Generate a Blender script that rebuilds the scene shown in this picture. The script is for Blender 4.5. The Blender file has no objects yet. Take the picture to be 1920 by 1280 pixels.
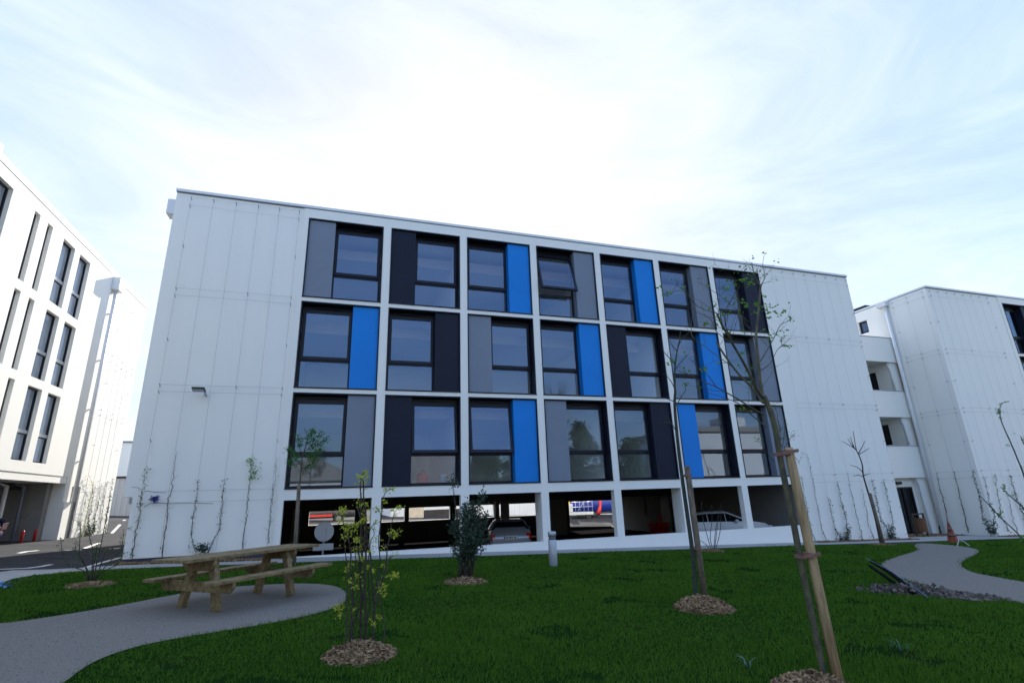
import bpy, bmesh, math, random
import numpy as np
from mathutils import Vector, Matrix
random.seed(7); rng = np.random.default_rng(7)
S = bpy.context.scene; COL = S.collection
rad = math.radians

# ------------------------------------------------------------ camera
CAMP = (1.5517, -17.3506, -0.4652); YAW, PITCH, ROLL = .3223, .2942, -.0348; FPX = 964.53
def basis():
    cy, sy, cp, sp = math.cos(YAW), math.sin(YAW), math.cos(PITCH), math.sin(PITCH)
    f = Vector((sy*cp, cy*cp, sp)); r0 = Vector((cy, -sy, 0)); u0 = r0.cross(f)
    r = math.cos(ROLL)*r0 + math.sin(ROLL)*u0; u = -math.sin(ROLL)*r0 + math.cos(ROLL)*u0
    return r, u, f
CR, CU, CF = basis()
cam = bpy.data.cameras.new('camera'); camo = bpy.data.objects.new('camera', cam); COL.objects.link(camo)
m = Matrix((CR, CU, -CF)).transposed().to_4x4(); m.translation = Vector(CAMP); camo.matrix_world = m
cam.sensor_width = 36; cam.lens = FPX/1920*36; cam.clip_end = 2000; cam.clip_start = .05
S.camera = camo
# ------------------------------------------------------------ world, sun, exposure
AZ, EL = rad(12), rad(28.3); SKY_K, SKY_G = .82, 3.88
w = bpy.data.worlds.new("World"); S.world = w; w.use_nodes = True
nt = w.node_tree; nt.nodes.clear()
sky = nt.nodes.new('ShaderNodeTexSky'); sky.sky_type = 'NISHITA'; sky.sun_disc = False
sky.sun_elevation = EL; sky.sun_rotation = AZ; sky.air_density = 1.0; sky.dust_density = 1.0; sky.ozone_density = 1.0
tc = nt.nodes.new('ShaderNodeTexCoord'); mp = nt.nodes.new('ShaderNodeMapping'); mp.inputs['Scale'].default_value = (1, 1.6, 4.2); mp.inputs['Rotation'].default_value = (.25, .12, .5)
ns = nt.nodes.new('ShaderNodeTexNoise'); ns.inputs['Scale'].default_value = 1.6; ns.inputs['Detail'].default_value = 9; ns.inputs['Roughness'].default_value = .62; ns.inputs['Distortion'].default_value = .7
cr = nt.nodes.new('ShaderNodeMapRange'); cr.inputs['From Min'].default_value = .42; cr.inputs['From Max'].default_value = .78; cr.inputs['To Min'].default_value = 0; cr.inputs['To Max'].default_value = .45
mx = nt.nodes.new('ShaderNodeMix'); mx.data_type = 'RGBA'
bw = nt.nodes.new('ShaderNodeRGBToBW'); cb = nt.nodes.new('ShaderNodeVectorMath'); cb.operation = 'SCALE'; cb.inputs['Scale'].default_value = 1.25
bg = nt.nodes.new('ShaderNodeBackground'); bg.inputs['Strength'].default_value = .15
wo = nt.nodes.new('ShaderNodeOutputWorld')
L = nt.links.new
# thin haze: whiter towards the sun, clearer away from it
dt = nt.nodes.new('ShaderNodeVectorMath'); dt.operation = 'DOT_PRODUCT'; dt.inputs[1].default_value = (math.sin(AZ)*math.cos(EL), math.cos(AZ)*math.cos(EL), math.sin(EL))
hz = nt.nodes.new('ShaderNodeMapRange'); hz.inputs['From Min'].default_value = -.3; hz.inputs['From Max'].default_value = .9; hz.inputs['To Min'].default_value = .0; hz.inputs['To Max'].default_value = .36
ad = nt.nodes.new('ShaderNodeMath'); ad.operation = 'ADD'; ad.use_clamp = True
L(tc.outputs['Generated'], dt.inputs[0]); L(dt.outputs['Value'], hz.inputs['Value']); L(hz.outputs[0], ad.inputs[0]); L(cr.outputs[0], ad.inputs[1])
L(tc.outputs['Generated'], mp.inputs['Vector']); L(mp.outputs[0], ns.inputs['Vector']); L(ns.outputs['Fac'], cr.inputs['Value'])
L(sky.outputs[0], bw.inputs[0]); L(bw.outputs[0], cb.inputs[0])
L(ad.outputs[0], mx.inputs['Factor']); L(sky.outputs[0], mx.inputs['A']); L(cb.outputs[0], mx.inputs['B'])
# soft shoulder so the veiled sky near the sun does not outshine the rest by a factor of fifty
sh1 = nt.nodes.new('ShaderNodeVectorMath'); sh1.operation = 'SCALE'; sh1.inputs['Scale'].default_value = 1/SKY_K
sh2 = nt.nodes.new('ShaderNodeVectorMath'); sh2.operation = 'ADD'; sh2.inputs[1].default_value = (1, 1, 1)
sh3 = nt.nodes.new('ShaderNodeVectorMath'); sh3.operation = 'DIVIDE'
sh4 = nt.nodes.new('ShaderNodeVectorMath'); sh4.operation = 'SCALE'; sh4.inputs['Scale'].default_value = SKY_G
lb = nt.nodes.new('ShaderNodeRGBToBW'); L(mx.outputs['Result'], lb.inputs[0]); L(lb.outputs[0], sh1.inputs[0]); L(sh1.outputs[0], sh2.inputs[0]); L(mx.outputs['Result'], sh3.inputs[0]); L(sh2.outputs[0], sh3.inputs[1]); L(sh3.outputs[0], sh4.inputs[0])
cv = nt.nodes.new('ShaderNodeMapRange'); cv.inputs['From Min'].default_value = .34; cv.inputs['From Max'].default_value = .70; cv.inputs['To Min'].default_value = .88; cv.inputs['To Max'].default_value = 1.12
L(ns.outputs['Fac'], cv.inputs['Value'])
sh5 = nt.nodes.new('ShaderNodeVectorMath'); sh5.operation = 'SCALE'; L(sh4.outputs[0], sh5.inputs[0]); L(cv.outputs[0], sh5.inputs['Scale'])
sh6 = nt.nodes.new('ShaderNodeVectorMath'); sh6.operation = 'MULTIPLY'; sh6.inputs[1].default_value = (.945, .99, 1.085); L(sh5.outputs[0], sh6.inputs[0])
L(sh6.outputs[0], bg.inputs['Color']); L(bg.outputs[0], wo.inputs[0])
sl = bpy.data.lights.new('sun', 'SUN'); sl.energy = 4.4; sl.angle = rad(.5); sl.color = (1, .95, .87)
so = bpy.data.objects.new('sun', sl); COL.objects.link(so)
sd = Vector((math.sin(AZ)*math.cos(EL), math.cos(AZ)*math.cos(EL), math.sin(EL)))
so.rotation_euler = sd.to_track_quat('Z', 'Y').to_euler(); so.location = (0, 40, 40)
S.render.engine = 'CYCLES'
S.view_settings.view_transform = 'Standard'; S.view_settings.look = 'None'; S.view_settings.gamma = 1
S.view_settings.exposure = 1.3

S.cycles.max_bounces = 8; S.cycles.transparent_max_bounces = 16; S.cycles.caustics_reflective = False; S.cycles.caustics_refractive = False

# ------------------------------------------------------------ projection helpers (pixel of the photo -> point on a real plane)
def ray(px, py):
    return CR*((px-960)/FPX) - CU*((py-640)/FPX) + CF
CV = Vector(CAMP)
def at(ax, v, px, py):
    d = ray(px, py); return CV + d*((v-CV[ax])/d[ax])
def atY(v, px, py): return at(1, v, px, py)
def ss(t): t = min(1, max(0, t)); return t*t*(3-2*t)
def terr(x, y):
    fr = -1.92-.033*x + .17*ss((-4.5-x)/4)
    if x < -14: fr = terr(-14, 0)
    re = -1.5-.031*min(60, x) if x > 0 else -1.5-.057*max(-16, x)
    y0 = 13+.13*max(x, 0) if x < 25 else 8
    t = ss((y-y0)/(6 if x < 25 else 14))
    if x > 60: fr = -1.92-.033*60
    return fr*(1-t)+re*t
def gp(px, py):
    p = at(2, -1.9, px, py)
    for _ in range(12): p = at(2, terr(p.x, p.y), px, py)
    return p

# ------------------------------------------------------------ materials
def lin(h):
    h = h.lstrip('#'); o = []
    for i in (0, 2, 4):
        c = int(h[i:i+2], 16)/255; o.append(c/12.92 if c <= .04045 else ((c+.055)/1.055)**2.4)
    return o
MATS = {}
def mat(name, col, rough=.6, metal=0, var=.0, vscale=3., bump=0., bscale=60., spec=.5, col2=None, detail=6, stretch=None, coat=0, thr=(.35, .65), isl=0):
    if name in MATS: return MATS[name]
    m = bpy.data.materials.new(name); m.use_nodes = True; t = m.node_tree; b = t.nodes['Principled BSDF']
    c = lin(col) if isinstance(col, str) else list(col)
    b.inputs['Base Color'].default_value = (*c, 1); b.inputs['Roughness'].default_value = rough; b.inputs['Metallic'].default_value = metal
    b.inputs['Specular IOR Level'].default_value = spec; b.inputs['Coat Weight'].default_value = coat
    tc = t.nodes.new('ShaderNodeTexCoord'); src = tc.outputs['Object']
    if stretch:
        mp = t.nodes.new('ShaderNodeMapping'); mp.inputs['Scale'].default_value = stretch; t.links.new(src, mp.inputs[0]); src = mp.outputs[0]
    if var or col2:
        n = t.nodes.new('ShaderNodeTexNoise'); n.inputs['Scale'].default_value = vscale; n.inputs['Detail'].default_value = detail; n.inputs['Roughness'].default_value = .6
        t.links.new(src, n.inputs['Vector'])
        r = t.nodes.new('ShaderNodeMapRange'); r.inputs['From Min'].default_value = thr[0]; r.inputs['From Max'].default_value = thr[1]
        t.links.new(n.outputs['Fac'], r.inputs['Value']); fac = r.outputs[0]
        if isl:   # every chip, stone or leaf gets its own tone
            ge = t.nodes.new('ShaderNodeNewGeometry'); fm = t.nodes.new('ShaderNodeMix'); fm.inputs['Factor'].default_value = isl
            t.links.new(fac, fm.inputs['A']); t.links.new(ge.outputs['Random Per Island'], fm.inputs['B']); fac = fm.outputs['Result']
        x = t.nodes.new('ShaderNodeMix'); x.data_type = 'RGBA'
        if col2: c2 = lin(col2) if isinstance(col2, str) else list(col2); c1 = c
        else: c1 = [v*(1-var) for v in c]; c2 = [min(1, v*(1+var)) for v in c]
        x.inputs['A'].default_value = (*c1, 1); x.inputs['B'].default_value = (*c2, 1)
        t.links.new(fac, x.inputs['Factor']); t.links.new(x.outputs['Result'], b.inputs['Base Color'])
    if bump:
        n = t.nodes.new('ShaderNodeTexNoise'); n.inputs['Scale'].default_value = bscale; n.inputs['Detail'].default_value = 5
        t.links.new(src, n.inputs['Vector'])
        bp = t.nodes.new('ShaderNodeBump'); bp.inputs['Strength'].default_value = bump; bp.inputs['Distance'].default_value = .01
        t.links.new(n.outputs['Fac'], bp.inputs['Height']); t.links.new(bp.outputs[0], b.inputs['Normal'])
    MATS[name] = m; return m
WHITE = mat('white_render', (.86, .845, .79), .85, var=.022, vscale=2.2, bump=.3, bscale=90, stretch=(1, 1, .16), thr=(.2, .8))
WHITE2 = mat('white_metal', (.72, .73, .74), .4, var=.02)
CAPM = mat('coping_metal', (.74, .75, .75), .4, metal=.0)
DARK = mat('dark_aluminium', (.011, .0125, .024), .4, var=.08, vscale=1.5, spec=.25)
BLUE = mat('blue_panel', (.012, .215, .66), .45, var=.04, vscale=.8, spec=.15)
GREY = mat('grey_panel', (.20, .235, .295), .5, var=.04, vscale=.8, spec=.15)
NAVY = mat('navy_panel', (.014, .018, .034), .5, var=.06, vscale=.8, spec=.15)
INNER = mat('interior_paint', (.88, .88, .86), .9)
CEIL = mat('ceiling_tile', (.60, .62, .64), .9)
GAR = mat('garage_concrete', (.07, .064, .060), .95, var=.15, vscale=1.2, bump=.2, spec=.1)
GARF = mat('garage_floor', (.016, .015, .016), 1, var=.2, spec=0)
CONC = mat('pale_concrete', (.34, .34, .33), .9, var=.10, vscale=1.2, bump=.4, bscale=120)
PLINTH = mat('plinth_membrane', (.030, .032, .055), .6)
ASPH = mat('asphalt', (.050, .050, .054), 1, var=.18, vscale=1.0, bump=.6, bscale=180, spec=.05)
GRAVEL = mat('gravel_path', (.145, .132, .115), .95, col2=(.290, .268, .235), vscale=70, bump=1.0, bscale=90, thr=(.3, .7), spec=.1, detail=3)
SOIL = mat('lawn_soil', (.010, .032, .006), 1, col2=(.022, .026, .010), spec=0, vscale=1.3, bump=.8, bscale=80, thr=(.55, .72))
ROADP = mat('road_paint', (.6, .6, .58), .7, var=.1, vscale=8)
WOOD = mat('picnic_wood', (.120, .084, .034), .8, col2=(.27, .20, .095), vscale=14, bump=.5, bscale=60, stretch=(1, 1, 1))
STAKEM = mat('stake_wood', (.20, .125, .055), .85, col2=(.50, .36, .20), vscale=9, bump=.9, bscale=60, stretch=(3, 3, .35), thr=(.25, .6))
STAKEG = mat('weathered_stake', (.10, .082, .062), .85, col2=(.24, .19, .135), vscale=10, bump=.9, bscale=50, stretch=(3, 3, .7))
TIE = mat('rubber_tie', (.21, .105, .085), .7, var=.2, vscale=20)
BARK = mat('young_bark', (.050, .048, .036), .9, col2=(.125, .115, .060), vscale=16, bump=.7, bscale=70, stretch=(1, 1, .5))
TWIG = mat('dark_twig', (.048, .036, .030), .9, var=.3, vscale=10)
MULCH = mat('bark_chips', (.022, .012, .007), .95, col2=(.40, .27, .155), vscale=26, bump=.5, thr=(.38, .66), spec=.1, isl=.9)
ROCK = mat('rubble', (.045, .036, .030), .95, col2=(.24, .21, .19), vscale=16, bump=.5, spec=.1, thr=(.4, .7), isl=.6)
def leafm(name, c1, c2, sc=8, tr=.35):
    m = mat(name, c1, .55, col2=c2, vscale=sc, thr=(.3, .7), isl=.5); t = m.node_tree
    b = t.nodes['Principled BSDF']; o = t.nodes['Material Output']
    tr_ = t.nodes.new('ShaderNodeBsdfTranslucent'); ms = t.nodes.new('ShaderNodeMixShader'); ms.inputs[0].default_value = tr
    lk = b.inputs['Base Color'].links[0].from_socket; t.links.new(lk, tr_.inputs[0])
    t.links.new(b.outputs[0], ms.inputs[1]); t.links.new(tr_.outputs[0], ms.inputs[2]); t.links.new(ms.outputs[0], o.inputs[0]); return m
GRASSM = leafm('grass_blade', (.040, .112, .010), (.100, .205, .022), 1.2, .2); GRASSM.node_tree.nodes['Principled BSDF'].inputs['Specular IOR Level'].default_value = .08; GRASSM.node_tree.nodes['Principled BSDF'].inputs['Roughness'].default_value = .9
LF_BRIGHT = leafm('bright_leaf', (.07, .20, .02), (.15, .34, .04))
LF_GREEN = leafm('green_leaf', (.03, .12, .02), (.085, .25, .035))
LF_YEL = leafm('yellow_leaf', (.30, .36, .02), (.58, .62, .06))
LF_DARK = leafm('dark_leaf', (.012, .035, .018), (.045, .085, .045), 12, .15)
LF_TREE = leafm('hedge_leaf', (.012, .040, .012), (.04, .09, .02), .8, .15)
def glass_mat(name, f0, tint):
    m = bpy.data.materials.new(name); m.use_nodes = True; t = m.node_tree; t.nodes.clear()
    g = t.nodes.new('ShaderNodeBsdfGlossy'); g.inputs['Roughness'].default_value = .004; g.inputs[0].default_value = (.50, .68, 1, 1)
    tr = t.nodes.new('ShaderNodeBsdfTransparent'); tr.inputs[0].default_value = (*tint, 1)
    fw_ = t.nodes.new('ShaderNodeLayerWeight'); fw_.inputs['Blend'].default_value = .5
    pw = t.nodes.new('ShaderNodeMath'); pw.operation = 'POWER'; pw.inputs[1].default_value = 5; t.links.new(fw_.outputs['Facing'], pw.inputs[0])
    lw = t.nodes.new('ShaderNodeMapRange'); lw.inputs['To Min'].default_value = f0; t.links.new(pw.outputs[0], lw.inputs['Value'])
    ms = t.nodes.new('ShaderNodeMixShader'); o = t.nodes.new('ShaderNodeOutputMaterial')
    t.links.new(lw.outputs[0], ms.inputs[0]); t.links.new(tr.outputs[0], ms.inputs[1]); t.links.new(g.outputs[0], ms.inputs[2]); t.links.new(ms.outputs[0], o.inputs[0])
    MATS[name] = m; return m
GLASS = glass_mat('window_glass', .085, (.97, .98, .98))
CARGL = mat('car_glass', (.006, .007, .009), .08, spec=.35)
BLACK = mat('black_rubber', (.012, .012, .013), .7)
BLACKM = mat('black_metal', (.015, .015, .018), .4)
SILVER = mat('silver_paint', (.36, .38, .41), .3, metal=.4, coat=.5)
CARW = mat('white_paint', (.62, .64, .66), .3, coat=.6)
REDM = mat('red_plastic', (.50, .018, .014), .4)
REDL = mat('red_lamp', (.55, .01, .01), .15, coat=1)
ALUM = mat('galvanised_steel', (.42, .44, .47), .4, metal=.3, var=.05)
ORANGE = mat('cone_orange', (.40, .045, .012), .7, col2=(.11, .040, .025), vscale=7, thr=(.4,.6))
BRICKW = mat('bin_wood', (.13, .055, .022), .6, var=.15, vscale=9, stretch=(8, 8, 1))
CLAD = mat('light_cladding', (.82, .83, .82), .6)
CLADG = mat('grey_cladding', (.30, .32, .35), .5)
BLUEV = mat('blue_tank_paint', (.008, .03, .26), .45)
YEL = mat('yellow_paint', (.65, .42, .02), .4)
SKIN = mat('skin', (.48, .25, .18), .55); JEANS = mat('blue_jacket', (.018, .055, .28), .8, var=.15, vscale=12, bump=.3)
TROUS = mat('dark_trousers', (.02, .022, .03), .8); HAIR = mat('dark_hair', (.03, .018, .012), .7)

# ------------------------------------------------------------ mesh builder
class MB:
    def __init__(s): s.v = []; s.f = []; s.sm = []
    def poly(s, pts, sm=False):
        n = len(s.v); s.v += [tuple(p) for p in pts]; s.f.append(tuple(range(n, n+len(pts)))); s.sm.append(sm); return s
    def box(s, x0, y0, z0, x1, y1, z1, M=None):
        n = len(s.v)
        P = [(x0,y0,z0),(x1,y0,z0),(x1,y1,z0),(x0,y1,z0),(x0,y0,z1),(x1,y0,z1),(x1,y1,z1),(x0,y1,z1)]
        if M: P = [tuple(M @ Vector(p)) for p in P]
        s.v += P
        for q in ((0,3,2,1),(4,5,6,7),(0,1,5,4),(1,2,6,5),(2,3,7,6),(3,0,4,7)): s.f.append(tuple(n+i for i in q)); s.sm.append(False)
        return s
    def beam(s, a, b, w, h, up=(0,0,1)):
        a, b = Vector(a), Vector(b); d = b-a; l = d.length; d.normalize(); up = Vector(up)
        if abs(d.dot(up)) > .98: up = Vector((1,0,0))
        sx = d.cross(up).normalized(); sz = sx.cross(d)
        M = Matrix((sx, d, sz)).transposed().to_4x4(); M.translation = a
        return s.box(-w/2, 0, -h/2, w/2, l, h/2, M)
    def tube(s, pts, rr, n=6, cap=True):
        pts = [Vector(p) for p in pts]
        if not isinstance(rr, (list, tuple)): rr = [rr]*len(pts)
        base = len(s.v); pv = None
        for i, p in enumerate(pts):
            d = (pts[min(i+1, len(pts)-1)]-pts[max(i-1, 0)])
            if d.length < 1e-9: d = Vector((0,0,1))
            d.normalize()
            if pv is None:
                a = Vector((1,0,0)) if abs(d.x) < .8 else Vector((0,1,0)); pv = d.cross(a).normalized()
            else:
                pv = (pv-d*pv.dot(d)); pv.normalize()
            q = d.cross(pv)
            for k in range(n):
                t = 2*math.pi*k/n; s.v.append(tuple(p+(pv*math.cos(t)+q*math.sin(t))*rr[i]))
        for i in range(len(pts)-1):
            for k in range(n):
                a = base+i*n+k; b = base+i*n+(k+1) % n; s.f.append((a, b, b+n, a+n)); s.sm.append(True)
        if cap:
            s.f.append(tuple(base+k for k in range(n))[::-1]); s.sm.append(False)
            e = base+(len(pts)-1)*n; s.f.append(tuple(e+k for k in range(n))); s.sm.append(False)
        return s
    def lathe(s, c, prof, n=24, axis='z'):
        base = len(s.v); c = Vector(c)
        for r, h in prof:
            for k in range(n):
                t = 2*math.pi*k/n; a, b = r*math.cos(t), r*math.sin(t)
                s.v.append(tuple(c+{'z': Vector((a,b,h)), 'y': Vector((a,h,b)), 'x': Vector((h,a,b))}[axis]))
        for i in range(len(prof)-1):
            for k in range(n):
                a = base+i*n+k; b = base+i*n+(k+1) % n; s.f.append((a, b, b+n, a+n)); s.sm.append(abs(prof[i+1][0]-prof[i][0]) < abs(prof[i+1][1]-prof[i][1])*3)
        s.f.append(tuple(base+k for k in range(n))[::-1]); s.sm.append(False)
        e = base+(len(prof)-1)*n; s.f.append(tuple(e+k for k in range(n))); s.sm.append(False)
        return s
    def prism(s, poly, y0, y1, axis='y'):
        f = (lambda a, b, d: (a, d, b)) if axis == 'y' else ((lambda a, b, d: (d, a, b)) if axis == 'x' else (lambda a, b, d: (a, b, d)))
        n = len(s.v); k = len(poly)
        s.v += [f(a, b, y0) for a, b in poly]+[f(a, b, y1) for a, b in poly]
        s.f.append(tuple(n+i for i in range(k))); s.f.append(tuple(n+k+i for i in range(k))[::-1]); s.sm += [False]*2
        for i in range(k): j = (i+1) % k; s.f.append((n+j, n+i, n+k+i, n+k+j)); s.sm.append(False)
        return s
    def grid(s, ax, pos, th, us, vs, opens):
        """wall slab with openings; ax = normal axis ('x'/'y'); front at pos, back at pos+th; opens: list of (u0,v0,u1,v1)"""
        us = sorted(set([round(u, 4) for u in us]+[round(o[i], 4) for o in opens for i in (0, 2)])); vs = sorted(set([round(v, 4) for v in vs]+[round(o[i], 4) for o in opens for i in (1, 3)]))
        U0, U1, V0, V1 = us[0], us[-1], vs[0], vs[-1]
        def op(i, j):
            if i < 0 or j < 0 or i >= len(us)-1 or j >= len(vs)-1: return True
            cu, cv = (us[i]+us[i+1])/2, (vs[j]+vs[j+1])/2
            return any(o[0] < cu < o[2] and o[1] < cv < o[3] for o in opens)
        P = (lambda u, v, d: (u, pos+d, v)) if ax == 'y' else (lambda u, v, d: (pos+d, u, v))
        for i in range(len(us)-1):
            for j in range(len(vs)-1):
                if op(i, j): continue
                a, b, c, d = us[i], us[i+1], vs[j], vs[j+1]
                s.poly([P(a,c,0), P(b,c,0), P(b,d,0), P(a,d,0)]); s.poly([P(a,c,th), P(a,d,th), P(b,d,th), P(b,c,th)])
                if op(i-1, j): s.poly([P(a,c,0), P(a,d,0), P(a,d,th), P(a,c,th)])
                if op(i+1, j): s.poly([P(b,c,0), P(b,c,th), P(b,d,th), P(b,d,0)])
                if op(i, j-1): s.poly([P(a,c,0), P(a,c,th), P(b,c,th), P(b,c,0)])
                if op(i, j+1): s.poly([P(a,d,0), P(b,d,0), P(b,d,th), P(a,d,th)])
        return s
    def leaf(s, p, size, d=None, up=None):
        p = Vector(p); d = d or Vector((random.gauss(0,1), random.gauss(0,1), random.gauss(0,.7)))
        d.normalize(); a = Vector((random.gauss(0,1), random.gauss(0,1), random.gauss(0,1))); sx = d.cross(a)
        if sx.length < 1e-3: return s
        sx.normalize(); nz = sx.cross(d); w_ = size*.33
        n = len(s.v)
        s.v += [tuple(p), tuple(p+d*size*.45+sx*w_+nz*size*.12), tuple(p+d*size), tuple(p+d*size*.45-sx*w_+nz*size*.12)]
        s.f += [(n, n+1, n+2), (n, n+2, n+3)]; s.sm += [False]*2; return s
    def build(s, name, mt, parent=None, bevel=0, loc=None):
        me = bpy.data.meshes.new(name); org = Vector((0,0,0))
        q = parent
        while q is not None: org += Vector(q.location); q = q.parent
        if loc is not None: org = org+Vector(loc)
        V = np.array(s.v, dtype=float).reshape(-1, 3)-np.array(org)
        me.from_pydata([tuple(v) for v in V], [], s.f)
        me.polygons.foreach_set('use_smooth', s.sm); me.materials.append(mt); me.update()
        if bevel or True:
            bm = bmesh.new(); bm.from_mesh(me)
            if bevel:
                bmesh.ops.remove_doubles(bm, verts=bm.verts, dist=1e-5)
            if len(bm.faces) < 30000 and s.sm and not any(s.sm): bmesh.ops.recalc_face_normals(bm, faces=bm.faces)
            bm.to_mesh(me); bm.free()
        o = bpy.data.objects.new(name, me); COL.objects.link(o)
        if loc is not None: o.location = loc
        if parent: o.parent = parent
        if bevel:
            b = o.modifiers.new('bevel', 'BEVEL'); b.width = bevel; b.segments = 2; b.limit_method = 'ANGLE'; b.angle_limit = rad(40)
        return o
def thing(name, label, cat, loc=(0,0,0), group=None):
    o = bpy.data.objects.new(name, None); COL.objects.link(o); o.location = loc; o.empty_display_size = .2
    o['label'] = label; o['category'] = cat
    if group: o['group'] = group
    return o
def tag(o, label, cat, group=None, kind=None):
    o['label'] = label; o['category'] = cat
    if group: o['group'] = group
    if kind: o['kind'] = kind
    return o
def struct(o): o['kind'] = 'structure'; return o

# ------------------------------------------------------------ ground
def inside(poly, X, Y):
    r = np.zeros(X.shape, bool); n = len(poly)
    for i in range(n):
        x0, y0 = poly[i][:2]; x1, y1 = poly[(i+1) % n][:2]
        if y0 == y1: continue
        c = ((y0 > Y) != (y1 > Y)) & (X < (x1-x0)*(Y-y0)/(y1-y0)+x0); r ^= c
    return r
xs = [-400, -200, -100, -60, -40, -30]+[-24+i for i in range(20)]+[-3.87]+[-3+2*i for i in range(14)]+[25.05]+[26+2*i for i in range(18)]+[70, 90, 140, 220, 400]
ys = [-400, -200, -120, -80, -60, -45, -35, -28, -22, -18, -12, -6, -3, -.2, .15]+[1+1*i for i in range(15)]+[15.95]+[17+i for i in range(14)]+[34, 40, 60, 100, 200, 400]
g = MB(); nx = len(xs)
g.v = [(x, y, terr(x, y)-.004) for y in ys for x in xs]
for j in range(len(ys)-1):
    for i in range(nx-1):
        if xs[i] >= -3.88 and xs[i+1] <= 25.06 and ys[j] >= .1 and ys[j+1] <= 15.96: continue
        g.f.append((j*nx+i, j*nx+i+1, (j+1)*nx+i+1, (j+1)*nx+i)); g.sm.append(True)
struct(g.build('road', ASPH))
def smooth(pts, it=2):
    P = [Vector((p[0], p[1], 0)) for p in pts]
    for _ in range(it):
        Q = []
        for i in range(len(P)): a, b = P[i], P[(i+1) % len(P)]; Q += [a*.75+b*.25, a*.25+b*.75]
        P = Q
    return [(p.x, p.y) for p in P]
def drape(name, poly, dz, mt, cut=True):
    bm = bmesh.new(); vs = [bm.verts.new((x, y, 0)) for x, y in poly]
    f = bm.faces.new(vs); bmesh.ops.triangulate(bm, faces=[f])
    xs_ = [p[0] for p in poly]
    cuts = [c for c in np.arange(-9, -4, .5)]+[c for c in range(-3, 60, 3)]
    for c in cuts:
        if min(xs_) < c < max(xs_): bmesh.ops.bisect_plane(bm, geom=bm.verts[:]+bm.edges[:]+bm.faces[:], plane_co=(c,0,0), plane_no=(1,0,0))
    for v in bm.verts: v.co.z = terr(v.co.x, v.co.y)+dz
    bmesh.ops.recalc_face_normals(bm, faces=bm.faces)
    me = bpy.data.meshes.new(name); bm.to_mesh(me); bm.free()
    if me.polygons and me.polygons[0].normal.z < 0: me.flip_normals()
    me.materials.append(mt); o = bpy.data.objects.new(name, me); COL.objects.link(o); return o
G2 = lambda *a: [(gp(*p).x, gp(*p).y) for p in a]
lawn = [(-5.2,-14), (-4.9,-6)]+[(-4.6,-3.9), (-4.85,-2.9), (-4.75,-2.3), (-4.3,-1.85), (-3.6,-1.6), (-2.3,-1.5), (0,-1.42), (6,-1.3), (12,-1.28), (19,-1.35), (22.2,-1.9), (23.2, -1.85), (25.5,-1.55), (31,-1.35), (45,-1.3), (58,-1.3), (58,-24), (-5.2,-24)]
struct(drape('lawn', lawn, 0, SOIL))
struct(drape('pavement', [(-9.0,-14), (-5.3,-14), (-4.95,-6), (-4.7,-3.9), (-4.9,-2.8), (-4.8,-2.25), (-4.3,-1.8), (-3.6,-1.5), (-2.3,-1.35), (6,-1.2), (19,-1.2), (31,-1.2), (58,-1.2), (58,-.3), (19,-.35), (-.5,-.35), (-3.9,-.6), (-4.4, -.9), (-5.6,-1.3), (-5.9,-2.6), (-6.3,-6), (-6.8,-14)], .004, CONC))
struct(drape('pavement', [(-.17,-.36), (19.75,-.36), (19.75,.06), (-.17,.06)], .005, CONC))
struct(drape('pavement', [(25.3,-.3), (30.7,-.3), (30.7,3.6), (28,3.6), (27.3, 1.2), (25.3,.6)], .004, CONC))
pathL = smooth([(-9,-12.5), (-7,-9.4), (-4.3,-8.6)]+G2((0,1170),(120,1153),(240,1132),(325,1115),(400,1103),(480,1097),(560,1093),(620,1096),(646,1105),(652,1120),(640,1135),(590,1152),(500,1170),(400,1186),(300,1202),(220,1222),(160,1248),(122,1280))+[(-.75,-12.2), (-.6,-14), (-1,-18), (-5,-20), (-9,-18)])
pathR = smooth(G2((1712,1022),(1724,1031),(1690,1041),(1655,1052),(1650,1064),(1668,1078),(1705,1089),(1745,1100),(1800,1111),(1860,1120),(1940,1133))+[(9.8,-12.6), (10.2,-14), (12.5, -13), (14.2,-10.8)]+G2((1925,1092),(1870,1082),(1822,1073),(1800,1061),(1808,1049),(1833,1038),(1838,1030),(1800,1023),(1750,1019),(1722,1018)), 2)
struct(drape('path', pathL, .008, GRAVEL)); struct(drape('path', pathR, .008, GRAVEL))
# road markings
gt = MB()
for PP, nn, bb in ((pathL, 9000, (-6, -13.5, 2.2, -5)), (pathR, 5000, (9.5, -12.5, 24, -1.8))):
    X_, Y_ = rng.uniform(bb[0], bb[2], nn*3), rng.uniform(bb[1], bb[3], nn*3); ok_ = inside(PP, X_+rng.normal(0, .04, nn*3), Y_+rng.normal(0, .04, nn*3))
    for x, y in zip(X_[ok_][:nn], Y_[ok_][:nn]):
        z = terr(x, y)+.009; s_ = random.uniform(.003, .010); a = random.random()*6; c, d = math.cos(a)*s_, math.sin(a)*s_
        gt.poly([(x+c, y+d, z), (x-d, y+c, z+s_*.1), (x, y, z+s_*.8)]); gt.poly([(x-d, y+c, z+s_*.1), (x-c, y-d, z), (x, y, z+s_*.8)]); gt.poly([(x-c, y-d, z), (x+d, y-c, z), (x, y, z+s_*.8)]); gt.poly([(x+d, y-c, z), (x+c, y+d, z), (x, y, z+s_*.8)])
tag(gt.build('grit', mat('path_grit', (.09, .085, .08), .9, col2=(.36, .34, .32), vscale=30, isl=.8, spec=.1)), 'loose pale grit scattered over both gravel paths', 'grit', None, 'stuff')
mk = MB()
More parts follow.
